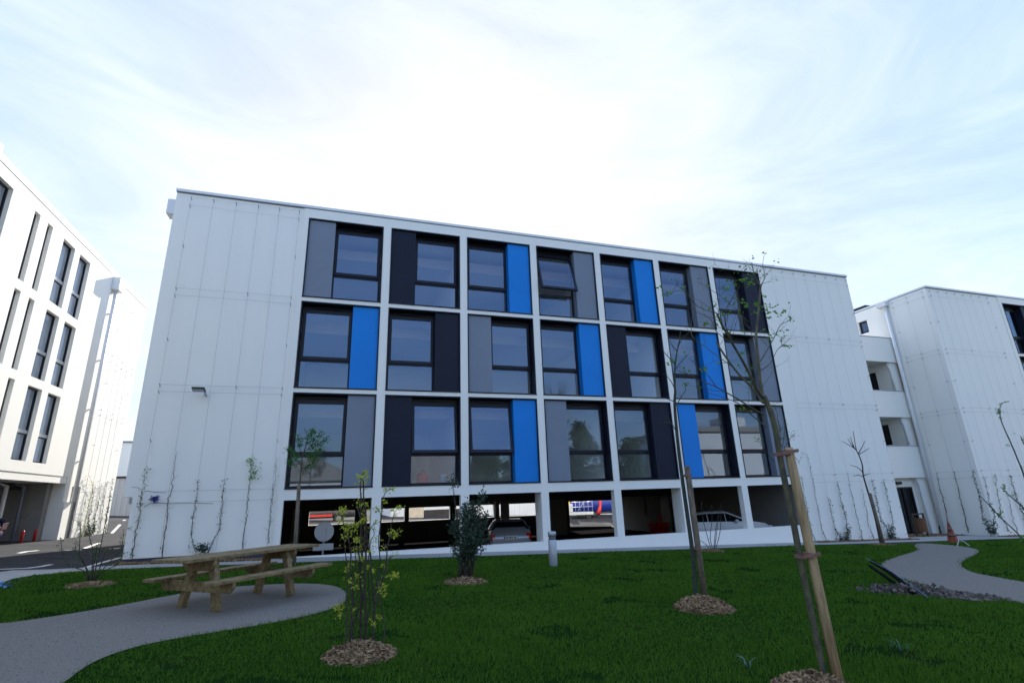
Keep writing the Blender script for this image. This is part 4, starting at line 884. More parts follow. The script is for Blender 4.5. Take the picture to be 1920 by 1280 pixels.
# --- small tree behind the table
YS = -2.1; c = atY(YS, 553, 1060)
T3 = thing('young_tree', 'small leafy green young tree behind the picnic table, in front of the leftmost window', 'tree', (c.x, YS, terr(c.x, YS)), 'young staked trees on the lawn')
tr = MB(); lf = MB(); z8 = lambda x, y: (500+x/8, 780+y/8)
e = px_tube(tr, [(551,1066),(553,1000),(557,940),(562,905), z8(510,880), z8(520,740), z8(540,600), z8(590,430), z8(610,300), z8(560,180)], YS, 4.5, 1, n=6)
for pts in ([z8(520,740), z8(440,650), z8(380,540), z8(330,480)], [z8(540,600), z8(480,420), z8(480,320)], [z8(560,520), z8(680,480), z8(780,400), z8(890,370)], [z8(530,780), z8(640,740), z8(740,640), z8(800,470)], [z8(590,430), z8(690,360), z8(800,290)], [z8(520,700), z8(420,720), z8(360,680)], [z8(560,560), z8(640,600), z8(760,540)], [z8(600,380), z8(650,300), z8(680,240)]):
    b = px_tube(tr, pts, YS, 1.4, .6, 0, random.uniform(-.35, .35)); twigs(tr, lf, b, 6, .16, .002, 3.6, .045, .2, 1, .15, .05)
    for q in b[3:]:
        for _ in range(18): lf.leaf(q+Vector((random.gauss(0,.06), random.gauss(0,.08), random.gauss(0,.05))), random.uniform(.035, .065))
tr.build('trunk', BARK, T3); lf.build('crown', LF_GREEN, T3)
stake((561,907), (551,1062), YS-.06, 7, STAKEG, 'grey timber stake beside the small leafy tree behind the picnic table')
# --- small bare tree right
YT = -1.7; c = atY(YT, 1655, 1018)
T4 = thing('young_tree', 'small bare young tree in front of the right cable trellis wall', 'tree', (c.x, YT, terr(c.x, YT)), 'young staked trees on the lawn')
tr = MB(); z6 = lambda x, y: (1480+x/6.096, 820+y/6.096)
px_tube(tr, [(1652,1022), z6(990,950), z6(940,760), z6(890,590), z6(845,430), z6(835,320), z6(800,210), z6(770,150), z6(750,60), (1600,808)], YT, 4, 1, n=6)
for pts in ([z6(760,130), z6(680,85), z6(598,38)], [z6(770,150), z6(710,80), z6(665,10)], [z6(790,180), z6(830,110), z6(868,35)], [z6(835,390), z6(780,340), z6(695,315)], [z6(850,450), z6(790,430), z6(730,440)], [z6(800,190), z6(850,160), z6(915,120)], [z6(850,430),z6(880,425),z6(915,412)], [z6(740,110),z6(715,50),z6(700,0)]):
    b = px_tube(tr, pts, YT, 1.8, .7, 0, random.uniform(-.2, .2)); twigs(tr, None, b, 2, .2, .0025, 0, sub=1)
tr.build('trunk', TWIG, T4)
stake((1631,924), (1658,1022), YT-.05, 5, STAKEG, 'short grey stake beside the small bare tree at the right trellis wall')
# --- right edge sapling
YE = -6; c = gp(1975, 1042); YE = c.y; 
T5 = thing('leafy_shrub', 'loose arching shrub with fresh green leaves cut off by the right edge', 'shrub', (c.x, c.y, terr(c.x, c.y)), 'shrubs planted on the lawn')
tr = MB(); lf = MB(); z9 = lambda x, y: (1780+x/4.264, 740+y/4.264)
for pts in ([(1965,1050), (1935,950), z9(595,640), z9(540,500), z9(490,380), z9(440,270), z9(410,190), z9(405,100), z9(430,60)], [(1970,1050), (1930,1030), z9(590,1160), z9(540,1100), z9(390,960), z9(310,870), z9(235,800)], [(1975,1050), (1940,980), z9(590,900), z9(500,820), z9(410,735)], [(1975,1050), (1950,900), (1935,860), z9(595,390), z9(570,330)], [(1975,1050), (2000,900), (1990,800)]):
    b = px_tube(tr, pts, YE, 3.2, 1.2, 0, random.uniform(-.2, .2)); twigs(tr, lf, b, 9, .16, .003, 1.3, .055, .2, 1, .3)
    for q in b[6:]:
        if random.random() < .16:
            for _ in range(7): lf.leaf(q+Vector((random.gauss(0,.04)+.04, random.gauss(0,.04), random.gauss(0,.03))), random.uniform(.05, .09))
tr.build('stems', TWIG, T5); lf.build('foliage', LF_BRIGHT, T5)
# --- yellow-leaved shrub
YY = -11.02; c = gp(680, 1222)
T6 = thing('yellow_shrub', 'upright shrub with many dark stems and small yellow-green leaves in the foreground', 'shrub', (c.x, YY, terr(c.x, YY)), 'shrubs planted on the lawn')
tr = MB(); lf = MB(); za = lambda x, y: (620+x/6.4, 860+y/6.4); zb_ = lambda x, y: (620+x/5.332, 1040+y/5.332)
stems = [([zb_(160,975), zb_(150,800), zb_(165,600), zb_(155,450), zb_(165,250), zb_(150,0), za(170,980), za(160,800), za(130,600)], 3.5),
 ([zb_(190,1000), zb_(200,800), zb_(205,620), zb_(215,450), zb_(190,200), zb_(200,0), za(230,1050), za(210,870), za(240,780)], 5),
 ([zb_(300,960), zb_(305,800), zb_(310,560), zb_(310,400), zb_(300,200), zb_(320,0), za(360,1000), za(355,700), za(360,500), za(360,330), za(380,200), za(410,150)], 6),
 ([zb_(345,980), zb_(350,800), zb_(355,600), zb_(340,400), zb_(345,200), zb_(355,0), za(400,1000), za(420,700), za(400,500), za(390,300), za(380,240)], 6),
 ([zb_(410,980), zb_(430,760), zb_(435,560), zb_(420,400), zb_(410,200), zb_(400,0), za(440,1000), za(420,760), za(400,600)], 6),
 ([zb_(485,980), zb_(530,850), zb_(540,700), zb_(520,540), zb_(510,400), zb_(510,300)], 3.5),
 ([zb_(200,740), zb_(260,620), zb_(310,480), zb_(330,420), zb_(300,300), zb_(290,100), za(330,1100), za(370,1000), za(340,950)], 4),
 ([zb_(430,520), zb_(500,300), zb_(540,170), zb_(560,0), za(680,1090), za(700,980), za(750,880), za(800,890)], 3.6),
 ([zb_(420,560), zb_(470,480), zb_(500,250), zb_(590,230), zb_(640,190)], 2.6),
 ([zb_(440,400), zb_(470,200), zb_(490,60), za(580,1000), za(590,800), za(600,660), za(560,600)], 3),
 ([za(590,900), za(600,700), za(640,440), za(700,370), za(750,360)], 2.6),
 ([zb_(430,440), zb_(520,140), zb_(600,20), za(710,1190), za(780,1150)], 2.4),
 ([zb_(310,700), zb_(240,560), zb_(220,300), zb_(250,60), za(300,1180), za(280,1000), za(265,870)], 3.2),
 ([za(690,1050), za(720,850), za(760,650), za(830,580)], 2.2), ([za(460,870), za(500,800), za(540,770)], 2), ([za(360,720), za(330,600), za(320,540)], 1.8),
 ([zb_(205,960), zb_(230,740), zb_(215,600), zb_(240,500), zb_(265,400), zb_(270,200), zb_(290,0), za(350,1150), za(300,960)], 3.2),
 ([zb_(355,700), zb_(390,540), zb_(385,300), zb_(380,60), za(460,1100), za(480,980), za(520,900), za(500,830)], 3),
 ([za(160,860), za(150,760), za(130,680), za(150,610)], 2), ([zb_(250,850),zb_(150,700),zb_(100,560),zb_(60,530)],1.5)]
for pts, w0 in stems:
    b = px_tube(tr, pts, YY, w0, w0*.35, random.uniform(-.1, .1), random.uniform(-.25, .25), 6, .004)
    n0 = len(b)
    for i, q in enumerate(b):
        if i > n0*.35 and random.random() < .30+.5*(i/n0)**3:
            side = Vector((random.choice((-1,1))*random.uniform(.01,.05), random.gauss(0,.03), random.uniform(0,.03))); tr.tube([q, q+side], [.002, .001], 4, False)
            for _ in range(random.randint(2, 6)): lf.leaf(q+side+Vector((random.gauss(0,.010), random.gauss(0,.014), random.gauss(0,.010))), random.uniform(.012, .028))
    for _ in range(14): lf.leaf(b[-1]+Vector((random.gauss(0,.022), random.gauss(0,.025), random.gauss(0,.018))), random.uniform(.015, .032))
for (f_, pts) in ((za, ((150,830),(200,800),(250,800),(310,790),(265,860),(145,930),(300,975),(320,970),(120,600),(150,640),(100,740),(140,745),(210,920),(190,855),(380,740),(410,730),(440,720),(360,745),(540,770),(430,540),(400,555),(320,205),(400,190),(430,160),(440,210),(310,310),(370,300),(430,280),(350,220),(750,610),(820,580),(700,900),(740,920),(790,920),(750,880),(660,355),(740,365),(655,510),(570,610),(380,1190),(300,1090),(360,1060),(500,1120),(450,1110),(490,980),(550,960))),
                 (zb_, ((210,90),(180,110),(150,160),(240,310),(260,210),(190,260),(315,300),(520,110),(540,220),(640,180),(640,205),(595,220),(670,200),(540,380),(490,360),(540,320),(500,620),(465,610),(430,150),(320,30),(295,580),(370,130),(60,540),(95,535),(105,590),(75,605),(230,540),(410,660),(425,695)))):
    for q in pts:
        c = atY(YY+random.uniform(-.2, .2), *f_(*q))
        for _ in range(13): lf.leaf(c+Vector((random.gauss(0,.014), random.gauss(0,.02), random.gauss(0,.012))), random.uniform(.016, .034))
tr.build('stems', TWIG, T6); lf.build('foliage', LF_YEL, T6)
# --- dense dark evergreen shrub
c = gp(872, 1086); YD = c.y
T7 = thing('evergreen_shrub', 'dense dark green upright shrub in front of the garage openings', 'shrub', (c.x, c.y, terr(c.x, c.y)), 'shrubs planted on the lawn')
tr = MB(); lf = MB(); zc = lambda x, y: (810+x/5.333, 880+y/5.333)
for _ in range(46):
    bx = random.uniform(265, 400); tx = random.gauss(392, 86); tyy = random.uniform(310, 700)+abs(tx-400)*1.0
    if _ == 0: bx, tx, tyy = 300, 195, 90
    if _ == 1: bx, tx, tyy = 380, 505, 240
    if _ == 2: bx, tx, tyy = 380, 490, 300
    if _ == 3: bx, tx, tyy = 300, 210, 130
    mid = (bx+(tx-bx)*.35+random.gauss(0,12), 1090+(tyy-1090)*.5)
    b = px_tube(tr, [zc(bx, 1095), zc(*mid), zc(bx+(tx-bx)*.75, 1090+(tyy-1090)*.8), zc(tx, tyy)], YD, 1.8, .7, random.uniform(-.12, .12), random.uniform(-.4, .4), 5)
    n0 = len(b)
    for i, q in enumerate(b):
        if i < n0*.3 or (_ < 4 and n0*.45 < i < n0*.8): continue
        for _k in range(16 if _ > 3 else 9): lf.leaf(q+Vector((random.gauss(0,.06), random.gauss(0,.08), random.gauss(0,.06))), random.uniform(.035, .065), Vector((random.gauss(0,.7), random.gauss(0,.7), random.uniform(.2, 1.4))))
    for _k in range(26): lf.leaf(b[-1]+Vector((random.gauss(0,.05), random.gauss(0,.06), random.gauss(0,.06))), random.uniform(.03, .06), Vector((random.gauss(0,.7), random.gauss(0,.7), random.uniform(.2, 1.4))))
tr.build('stems', TWIG, T7); lf.build('foliage', LF_DARK, T7)
# --- left bush
c = gp(168, 1094); YBs = c.y
T8 = thing('arching_shrub', 'thin spreading shrub with arching stems at the left end of the lawn', 'shrub', (c.x, c.y, terr(c.x, c.y)), 'shrubs planted on the lawn')
tr = MB(); lf = MB(); zd = lambda x, y: (x/4.57, 840+y/4.57)
for pts in ([(760,1130),(700,1040),(600,1010),(540,920),(520,770)], [(770,1130),(720,980),(680,900),(690,690),(680,640)], [(790,1130),(790,1000),(800,880),(770,780),(760,640)], [(800,1130),(830,980),(860,850),(890,700),(930,480),(945,400)], [(800,1130),(860,1060),(980,930),(1040,850),(1060,700)], [(810,1130),(900,1050),(1020,980),(1060,900)], [(780,1130),(740,1020),(650,900),(650,820)], [(790,1130),(810,960),(830,850)], [(820,1130),(900,900),(940,870),(1030,830)]):
    b = px_tube(tr, [zd(*q) for q in pts], YBs, 2, .8, random.uniform(-.1,.1), random.uniform(-.4, .4)); twigs(tr, lf, b, 4, .18, .0025, 1.2, .03, .3, 1, .3)
    for q in b[4:]:
        for _ in range(4): lf.leaf(q+Vector((random.gauss(0,.015), random.gauss(0,.02), random.gauss(0,.015))), random.uniform(.025, .045))
tr.build('stems', TWIG, T8); lf.build('foliage', LF_GREEN, T8)
# --- tiny shrub
c = gp(1335, 1031); zf = lambda x, y: (1140+x/6, 900+y/6)
T9 = thing('bare_shrub', 'very small thin-stemmed shrub at the foot of the garage wall', 'shrub', (c.x, c.y, terr(c.x, c.y)), 'shrubs planted on the lawn')
tr = MB(); lf = MB()
for pts in ([(1160,780),(1110,600),(1070,440),(1050,250)], [(1180,780),(1150,640),(1170,450),(1165,290)], [(1200,780),(1220,600),(1240,400),(1250,320)], [(1210,780),(1260,580),(1270,400),(1272,280)], [(1190,780),(1210,560),(1225,470)], [(1150,780),(1100,720),(1045,680)]):
    b = px_tube(tr, [zf(*q) for q in pts], c.y, 1.3, .7, 0, random.uniform(-.2,.2))
    for q in b[2:]:
        for _ in range(3): lf.leaf(q+Vector((random.gauss(0,.012), 0, random.gauss(0,.012))), .028)
tr.build('stems', TWIG, T9); lf.build('foliage', LF_GREEN, T9)
# mulch
c = atY(YY, 680, 1225); mound(1.86, -11.12, .37, .12, 1300, 'bark mulch heap round the yellow-leaved shrub', .062, .37)
c = gp(872, 1091); mound(c.x, c.y-.03, .44, .07, 600, 'bark mulch ring under the dense dark shrub', .07)
c = gp(1328, 1140); mound(c.x-.10, c.y-.02, .42, .17, 1300, 'conical bark mulch heap under the slender bare tree', .062, .44)
c = gp(170, 1097); mound(c.x, c.y, .40, .05, 900, 'bark mulch ring under the arching shrub at the left')
c = gp(1335, 1033); mound(c.x, c.y, .42, .06, 500, 'small bark mulch ring at the garage wall')
c = gp(1655, 1021); mound(c.x, c.y, .45, .04, 450, 'thin bark mulch ring under the small bare tree at the right')
mound(5.45, -13.40, .34, .12, 1300, 'bark mulch heap at the foot of the tall foreground tree', .055)
def strip(x0, x1, y0, y1, n, label, dz=.02):
    mb = MB(); k = max(2, int((x1-x0)/.5))
    for i in range(k):
        a, b = x0+(x1-x0)*i/k, x0+(x1-x0)*(i+1)/k
        mb.poly([(a, y0, terr(a, y0)+.010), (b, y0, terr(b, y0)+.010), (b, y1, terr(b, y1)+dz), (a, y1, terr(a, y1)+dz)])
    for _ in range(n):
        x, y = random.uniform(x0, x1), random.uniform(y0-.03, y1); s0 = len(mb.v); chips(mb, x, y, .02, .02, 1, .07)
    tag(mb.build('mulch_strip', MULCH), label, 'mulch', 'bark mulch strips along the walls', 'stuff')
strip(-3.9, -.2, -.50, .03, 1500, 'bark mulch strip along the foot of the left trellis wall')
strip(19.8, 25.2, -.36, .03, 1700, 'bark mulch strip along the foot of the right trellis wall')
strip(30.8, 37, -.42, .03, 1200, 'bark mulch strip along the foot of the right wing')
strip(25.4, 30.2, .9, 2.3, 1500, 'bark mulch bed between the two buildings by the entrance')

# --- climbers
def climber(Y, pts, label, leafm_=None, dens=0, size=.04, w0=2.2, w1=.9, X=None, twist=True, bush=0):
    f_ = (lambda q: at(0, X, *q)) if X is not None else (lambda q: atY(Y, *q))
    P = [f_(q) for q in pts]; b = P[0]
    o = thing('climbing_plant', label, 'climber', (b.x, b.y, b.z), 'young climbers on the trellis cables')
    st = MB(); lf = MB()
    Q = []
    for i in range(len(P)-1):
        n_ = max(2, int((P[i+1]-P[i]).length/.07))
        for k in range(n_): Q.append(P[i].lerp(P[i+1], k/n_)+Vector((random.gauss(0,.012), random.gauss(0,.012) if X is None else random.gauss(0, .012), 0)))
    Q.append(P[-1]); R = [radpx(Q[i], .52*(w0+(w1-w0)*i/len(Q))) for i in range(len(Q))]
    st.tube(Q, R, 5)
    if twist:
        Q2 = [q+Vector((math.sin(i*.55)*.022+random.gauss(0,.006), -.01, 0)) for i, q in enumerate(Q[:int(len(Q)*.75)])]; st.tube(Q2, [r*.55 for r in R[:len(Q2)]], 4, False)
    twigs(st, None, Q, int(len(Q)*.28), .16, .0035, 0, sub=1, t0=.15, up=.3)
    for i, q in enumerate(Q):
        k = np.random.poisson(3.2*dens*(.4+random.random()*1.2))
        for _ in range(k): lf.leaf(q+Vector((random.gauss(0,.035), random.gauss(0,.02)-.015, random.gauss(0,.03))), size*random.uniform(.6,1.2))
    if bush:
        for _ in range(bush): 
            t = random.random(); q = Q[int(t*t*len(Q)*.22)]; lf.leaf(q+Vector((random.gauss(0,.09*(1-t*.6)), random.gauss(0,.06)-.05, random.gauss(0,.07))), size*random.uniform(.8,1.5))
    st.build('stem', TWIG, o)
    if lf.v: lf.build('foliage', leafm_ or LF_DARK, o)
    return o
zL = lambda x, y: (210+x/5.333, 820+y/5.333); zM = lambda x, y: (390+x/5.333, 820+y/5.333)
YW = -.06
c1 = climber(YW, [zL(195,1225), zL(225,1060), zL(250,900), zL(285,700), zL(300,540), zL(335,480), zL(325,430), zL(352,290)], 'leafy climber with a small purple spot on the outermost left cable', LF_GREEN, 1.0, .05, 2.6, 1)
pb = atY(YW-.06, *zL(425, 612)); bm_ = MB()
for _ in range(160): bm_.leaf(pb+Vector((random.gauss(0,.035), random.gauss(0,.02), random.gauss(0,.035))), .06)  # loose round cluster of purple flakes making a small spot
bm_.build('purple_spot', mat('purple_flake', (.10, .08, .30), .6, var=.2), c1)
rt = MB(); Q = [atY(YW-.02, *zL(*q)) for q in ((300,545),(350,530),(420,545),(540,550))]; rt.tube(Q, .006, 4); Q = [atY(YW-.02, *zL(*q)) for q in ((320,690),(400,650),(560,660),(700,655),(850,655),(1010,660))]; rt.tube(Q, .006, 4); Q = [atY(YW-.02, *zL(*q)) for q in ((295,520),(260,500),(195,495))]; rt.tube(Q, .005, 4); rt.build('side_runner', TWIG, c1)
climber(YW, [zL(495,1200), zL(510,1060), zL(545,880), zL(550,740), zL(580,580), zL(600,460), zL(615,340), zL(640,170)], 'bare brown climber on the second cable of the left trellis', LF_GREEN, .12, .035, 3, 1.2)
climber(YW, [zL(830,1150), zL(800,1000), zL(800,880), zL(815,760), zL(850,600), zL(860,450), (367,899)], 'knotted climber with scattered dark leaves on the third left cable', LF_DARK, .9, .045, 2, .8)
climber(YW, [zM(0,1130), zM(60,1020), zM(125,900), zM(120,800), zM(150,660), zM(145,560), zM(165,420)], 'climber slanting up from a leafy base to the fourth left cable', LF_DARK, 1.1, .045, 2.2, 1, bush=0)
c = atY(YW-.08, 380, 1027); bm_ = MB(); o = thing('ivy_tuft', 'small dense ivy tuft at the wall foot behind the picnic table', 'plant', (c.x, c.y, terr(c.x, c.y)))
for _ in range(220): bm_.leaf(c+Vector((random.gauss(0,.09), random.gauss(0,.04), random.gauss(0,.07))), .055)
bm_.build('foliage', LF_DARK, o); MB().tube([(c.x, c.y, terr(c.x, c.y)), c], .01, 5).build('stem', TWIG, o)
cc = climber(YW, [zM(335,1230), zM(350,1080), zM(370,880), zM(395,700), zM(400,540), zM(420,460), zM(425,330), zM(435,200)], 'climber with a fresh green leafy top on the fifth left cable', LF_BRIGHT, .05, .04, 2.2, 1)
bm_ = MB()
for _ in range(150):
    t = random.random(); q = atY(YW-.03, *zM(410+45*math.sin(t*3)+(70 if random.random() < .12 else 0), 200+t*220)); bm_.leaf(q+Vector((random.gauss(0,.05), random.gauss(0,.03), random.gauss(0,.03))), random.uniform(.035, .07))
bm_.build('leafy_top', LF_BRIGHT, cc)
climber(YW, [zM(605,1060), zM(600,950), zM(625,820), zM(640,640), zM(660,500), zM(675,350), zM(690,200)], 'thin bare climber on the sixth cable, next to the window grid', LF_GREEN, .25, .035, 1.9, .8)
specs = [([(297,1190),(262,1095),(218,930),(190,740),(160,600),(140,440)], 'leafy climber beside the foreground stake at the left of the right trellis', LF_GREEN, .9, 0),
 ([(430,1170),(380,1080),(345,900),(300,700),(270,500),(235,330),(212,205)], 'tall bare climber, second on the right trellis wall', LF_GREEN, .1, 0),
 ([(600,1180),(540,1090),(510,1000),(480,860),(455,730),(445,690)], 'dark leafy climber with a bushy foot, third on the right trellis wall', LF_DARK, 1.5, 90),
 ([(640,1170),(670,1070),(640,900),(600,760),(575,640),(548,510)], 'dense ivy-like climber, fourth on the right trellis wall', LF_DARK, 2.0, 200),
 ([(835,1165),(800,1000),(760,860),(740,740),(700,620),(685,500),(665,400)], 'bare climber with a pale green tip, fifth on the right trellis wall', LF_BRIGHT, .15, 0),
 ([(975,1165),(900,1000),(890,880),(850,700),(830,590)], 'twisted bare climber, sixth on the right trellis wall', LF_GREEN, .12, 0),
 ([(1150,1150),(1100,1010),(1040,930),(1015,820),(980,640),(940,490)], 'dark leafy climber rising left from a shared bushy foot near the corner', LF_DARK, 1.7, 120),
 ([(1180,1150),(1160,1040),(1185,950),(1150,800),(1120,690),(1075,490)], 'dark leafy climber rising right from a shared bushy foot near the corner', LF_DARK, 1.3, 160)]
for pts, lb, lm, dn, bs in specs: climber(YW, [z6(*q) for q in pts], lb, lm, dn, .055, 1.7, .8, bush=bs)
zr = lambda x, y: (1660+x/6.4, 840+y/6.4)
climber(0, [zr(760,990), zr(720,720), zr(680,580), zr(640,440), zr(612,300)], 'bare climber at the left end of the right wing trellis', LF_GREEN, .1, .05, 2.4, .8, X=XR-.1)
climber(0, [zr(990,1005), zr(960,830), zr(900,620), zr(860,420), zr(820,280)], 'thicker bare climber, second on the right wing trellis', LF_GREEN, .1, .05, 3, .9, X=XR-.1)
specs = [([(325,1095),(270,990),(250,850),(200,680),(185,600)], 'dark ivy climber with bushy foot nearest the right wing corner', LF_DARK, 1.6, 160),
 ([(345,1095),(360,960),(320,860),(290,720),(270,660)], 'dark ivy climber just right of the wing corner', LF_DARK, 1.1, 140),
 ([(480,1095),(410,960),(400,850),(370,720),(370,630)], 'feathery grey climber in the middle of the right wing trellis', LF_GREEN, .7, 0),
 ([(545,1095),(500,960),(480,860),(455,780)], 'thin bare climber beyond the feathery one on the right wing', LF_GREEN, .1, 0),
 ([(640,1080),(580,940),(540,830),(510,740),(485,650)], 'dark leafy climber at the photo right edge on the wing', LF_DARK, 1.5, 60)]
for pts, lb, lm, dn, bs in specs: climber(YW, [z9(*q) for q in pts], lb, lm, dn, .065, 1.7, .8, bush=bs)
specs = [([(700,760),(735,620),(760,480),(800,340),(770,240)], 'yellow-tipped climber nearest the steel door on the sunlit block', LF_YEL, .8, 0),
 ([(760,740),(760,600),(790,470),(815,330)], 'dark climber with a bushy foot, second from the steel door', LF_DARK, 1.0, 160),
 ([(800,720),(815,600),(840,480),(870,300)], 'dark climber, third from the steel door on the sunlit block', LF_DARK, .9, 140),
 ([(850,720),(870,600),(890,450),(920,280)], 'thin bare climber, fourth from the steel door', LF_GREEN, .2, 0),
 ([(900,720),(915,600),(940,420),(970,260)], 'dark leafy climber at the far end of the sunlit block', LF_DARK, 1.3, 40)]
for pts, lb, lm, dn, bs in specs: climber(0, [zd(*q) for q in pts], lb, lm, dn, .06, 1.5, .8, X=XL+.1, bush=bs)

# red posts under the left block
for px_, lab in ((40, 'left of the two short red posts under the sunlit block'), (64, 'right of the two short red posts under the sunlit block')):
    p = at(0, XL-.25, px_, 1011); o = thing('red_post', lab, 'post', (p.x, p.y, -1.47), 'red posts under the sunlit block')
    MB().lathe((p.x, p.y, -1.47), [(.05, 0), (.05, .42), (.04, .45)], 14).build('post', REDM, o); MB().lathe((p.x, p.y, -1.469), [(.08, 0), (.08, .012)], 14).build('base_plate', REDM, o)

# litter on grass
p = gp(4, 1103); m_ = MB()
for _ in range(26): m_.leaf(p+Vector((random.gauss(0,.04), random.gauss(0,.04), abs(random.gauss(0,.03))+.03)), .08)
tag(m_.build('litter', mat('blue_film', (.10, .25, .45), .4)), 'scrap of pale blue plastic lying on grass at the left edge', 'litter')

# ------------------------------------------------------------ rubble pile with pipes
rk = MB()
for _ in range(1100):
    t = random.random(); a = gp(1650+t*200, 1108+t*14); x = a.x+random.gauss(0,.28*(1-.3*t))*.8; y = a.y+random.gauss(0,.15); hh = .13*math.exp(-((t-.28)/.2)**2)+.02
    z = terr(x, y)+random.uniform(0, hh); s_ = random.uniform(.008, .030) if random.random() < .9 else random.uniform(.03, .055)
    M = Matrix.Translation((x, y, z)) @ Matrix.Rotation(random.random()*6, 4, Vector((random.gauss(0,1), random.gauss(0,1), 1)).normalized())
    rk.box(-s_*random.uniform(.6,1.6), -s_, -s_*.5, s_, s_*.8, s_*.6, M)
tag(rk.build('rubble', ROCK), 'spill of stones and earth on the lawn edge by the right path', 'rubble', None, 'stuff')
def cabl(pts, hs, r, mt, label):
    P = [gp(*q) for q in pts]
    for p, h in zip(P, hs): p.z = terr(p.x, p.y)+h
    tag(MB().tube(P, r, 8).build('pipe', mt), label, 'pipe', 'plastic pipes at the rubble')
PIPE = mat('black_pipe', (.008, .008, .009), .9, spec=.05)
cabl([(1640,1078),(1665,1091),(1692,1106),(1715,1118)], (.28, .24, .16, .05), .035, PIPE, 'thick black pipe sticking out of the rubble, the upper one')
cabl([(1636,1082),(1660,1096),(1688,1111)], (.22, .18, .10), .030, PIPE, 'thick black pipe sticking out of the rubble, the lower one')
cabl([(1630,1076),(1680,1098),(1712,1113),(1742,1126)], (.33, .24, .15, .05), .006, mat('blue_pipe', (.10, .22, .38), .4), 'thin pale blue pipe lying across the rubble')
cabl([(1735,1101),(1752,1106),(1762,1115)], (.02, .09, .04), .012, ALUM, 'thin grey tube looping out of the ground behind the rubble')

# weeds
def weed(px_, py_, n_, ln, label):
    p = gp(px_, py_); m_ = MB()
    for _ in range(n_):
        a = random.random()*6.28; d = Vector((math.cos(a), math.sin(a), 0)); s_ = d.cross(Vector((0,0,1)))*.007; l = ln*random.uniform(.6, 1.2)
        q = [p, p+d*l*.35+Vector((0,0,l*.7)), p+d*l*.8+Vector((0,0,l*.85)), p+d*l*1.1+Vector((0,0,l*.55))]
        for i in range(3): m_.poly([q[i]-s_*(1-i*.25), q[i]+s_*(1-i*.25), q[i+1]+s_*(.75-i*.25), q[i+1]-s_*(.75-i*.25)])
    tag(m_.build('weed', mat('grey_weed', (.05, .13, .08), .6, var=.3, vscale=20)), label, 'weed', 'pale weeds in the lawn')
weed(1690, 1222, 8, .14, 'pale broad-leaved weed in the grass near the right corner')
weed(1405, 1255, 9, .12, 'pale weed in the grass left of the foreground tree foot')

# ------------------------------------------------------------ person at the left edge
pz = terr(-2.85, -9.15)+.03
PN = thing('person', 'person in a blue jacket holding up a phone at the left edge', 'person', (-2.95, -9.15, pz))
def skin(name, vs, es, rr, mt, parent, sub=2, root=0):
    me = bpy.data.meshes.new(name); org = Vector(parent.location) if parent.parent is None else Vector(parent.location)+Vector(parent.parent.location)
    me.from_pydata([tuple(Vector(v)-org) for v in vs], es, []); me.materials.append(mt); o = bpy.data.objects.new(name, me); COL.objects.link(o); o.parent = parent
    sk = o.modifiers.new('skin', 'SKIN'); sk.use_smooth_shade = True
    for i, r in enumerate(rr):
        r = r if isinstance(r, tuple) else (r, r); me.skin_vertices[0].data[i].radius = r
    me.skin_vertices[0].data[root].use_root = True
    sb = o.modifiers.new('sub', 'SUBSURF'); sb.levels = sub; sb.render_levels = sub; return o
hx, hy = -2.95, -9.15
V = lambda x, y, z: (hx+x, hy+y, pz+z)
hand = atY(-8.95, 11, 990); HZ = hand.z-pz; hdx = hand.x-hx-.035; hdy = hand.y-hy
vs = [V(0,0,.95), V(0,0,1.15), V(0,.01,1.38), V(0,.02,1.50), V(0,.03,1.58), V(0,.04,1.70),
      V(-.19,.01,1.42), V(-.30,.02,1.14), V(-.20,.25,1.12), V(.19,.01,1.42), V(hdx+.0,.06,1.06), V(hdx-.005,hdy*.8,HZ-.065), V(hdx,hdy,HZ-.03),
      V(-.10,0,.88), V(-.11,.02,.48), V(-.11,-.02,.08), V(-.11,.12,.03), V(.10,0,.88), V(.11,.02,.48), V(.11,-.02,.08), V(.11,.12,.03), V(-.10,.33,1.22)]
es = [(0,1),(1,2),(2,3),(3,4),(4,5),(2,6),(6,7),(7,8),(8,21),(2,9),(9,10),(10,11),(11,12),(0,13),(13,14),(14,15),(15,16),(0,17),(17,18),(18,19),(19,20)]
rr = [(.16,.11),(.15,.10),(.17,.10),.055,.055,(.08,.10),.065,.045,.036,.065,.046,.036,.028,.085,.058,.038,.035,.085,.058,.038,.035,.03]
skin('body', vs, es, rr, SKIN, PN)
js = [0,1,2,3,6,7,8,9,10,11]; ix = {v: i for i, v in enumerate(js)}
skin('jacket', [vs[i] for i in js], [(ix[a], ix[b]) for a, b in es if a in ix and b in ix], [(.185,.135),(.175,.125),(.19,.12),.07,.08,.06,.05,.08,.072,.058], JEANS, PN)
js = [0,13,14,15,17,18,19]; ix = {v: i for i, v in enumerate(js)}
skin('trousers', [vs[i] for i in js], [(ix[a], ix[b]) for a, b in es if a in ix and b in ix], [(.17,.12),.10,.07,.055,.10,.07,.055], TROUS, PN)
skin('hair', [V(0,-.0,1.62), V(0,.0,1.70), V(0,.01,1.76)], [(0,1),(1,2)], [(.08,.07),(.09,.10),(.07,.09)], HAIR, PN)
HB = Vector(V(hdx, hdy, HZ-.03))
for k in range(4):
    a = HB+Vector((-.012+.004*k, -.005, .02+.02*k)); skin('finger', [a, a+Vector((.035,-.01,.006)), a+Vector((.045,.018,.008)), a+Vector((.02,.04,.006))], [(0,1),(1,2),(2,3)], [.012,.0095,.009,.0075], SKIN, PN, 1)
a = HB+Vector((-.01, .0, .03)); skin('finger', [a, a+Vector((-.03,.0,.03)), a+Vector((-.035,.01,.06))], [(0,1),(1,2)], [.013,.0105,.009], SKIN, PN, 1)
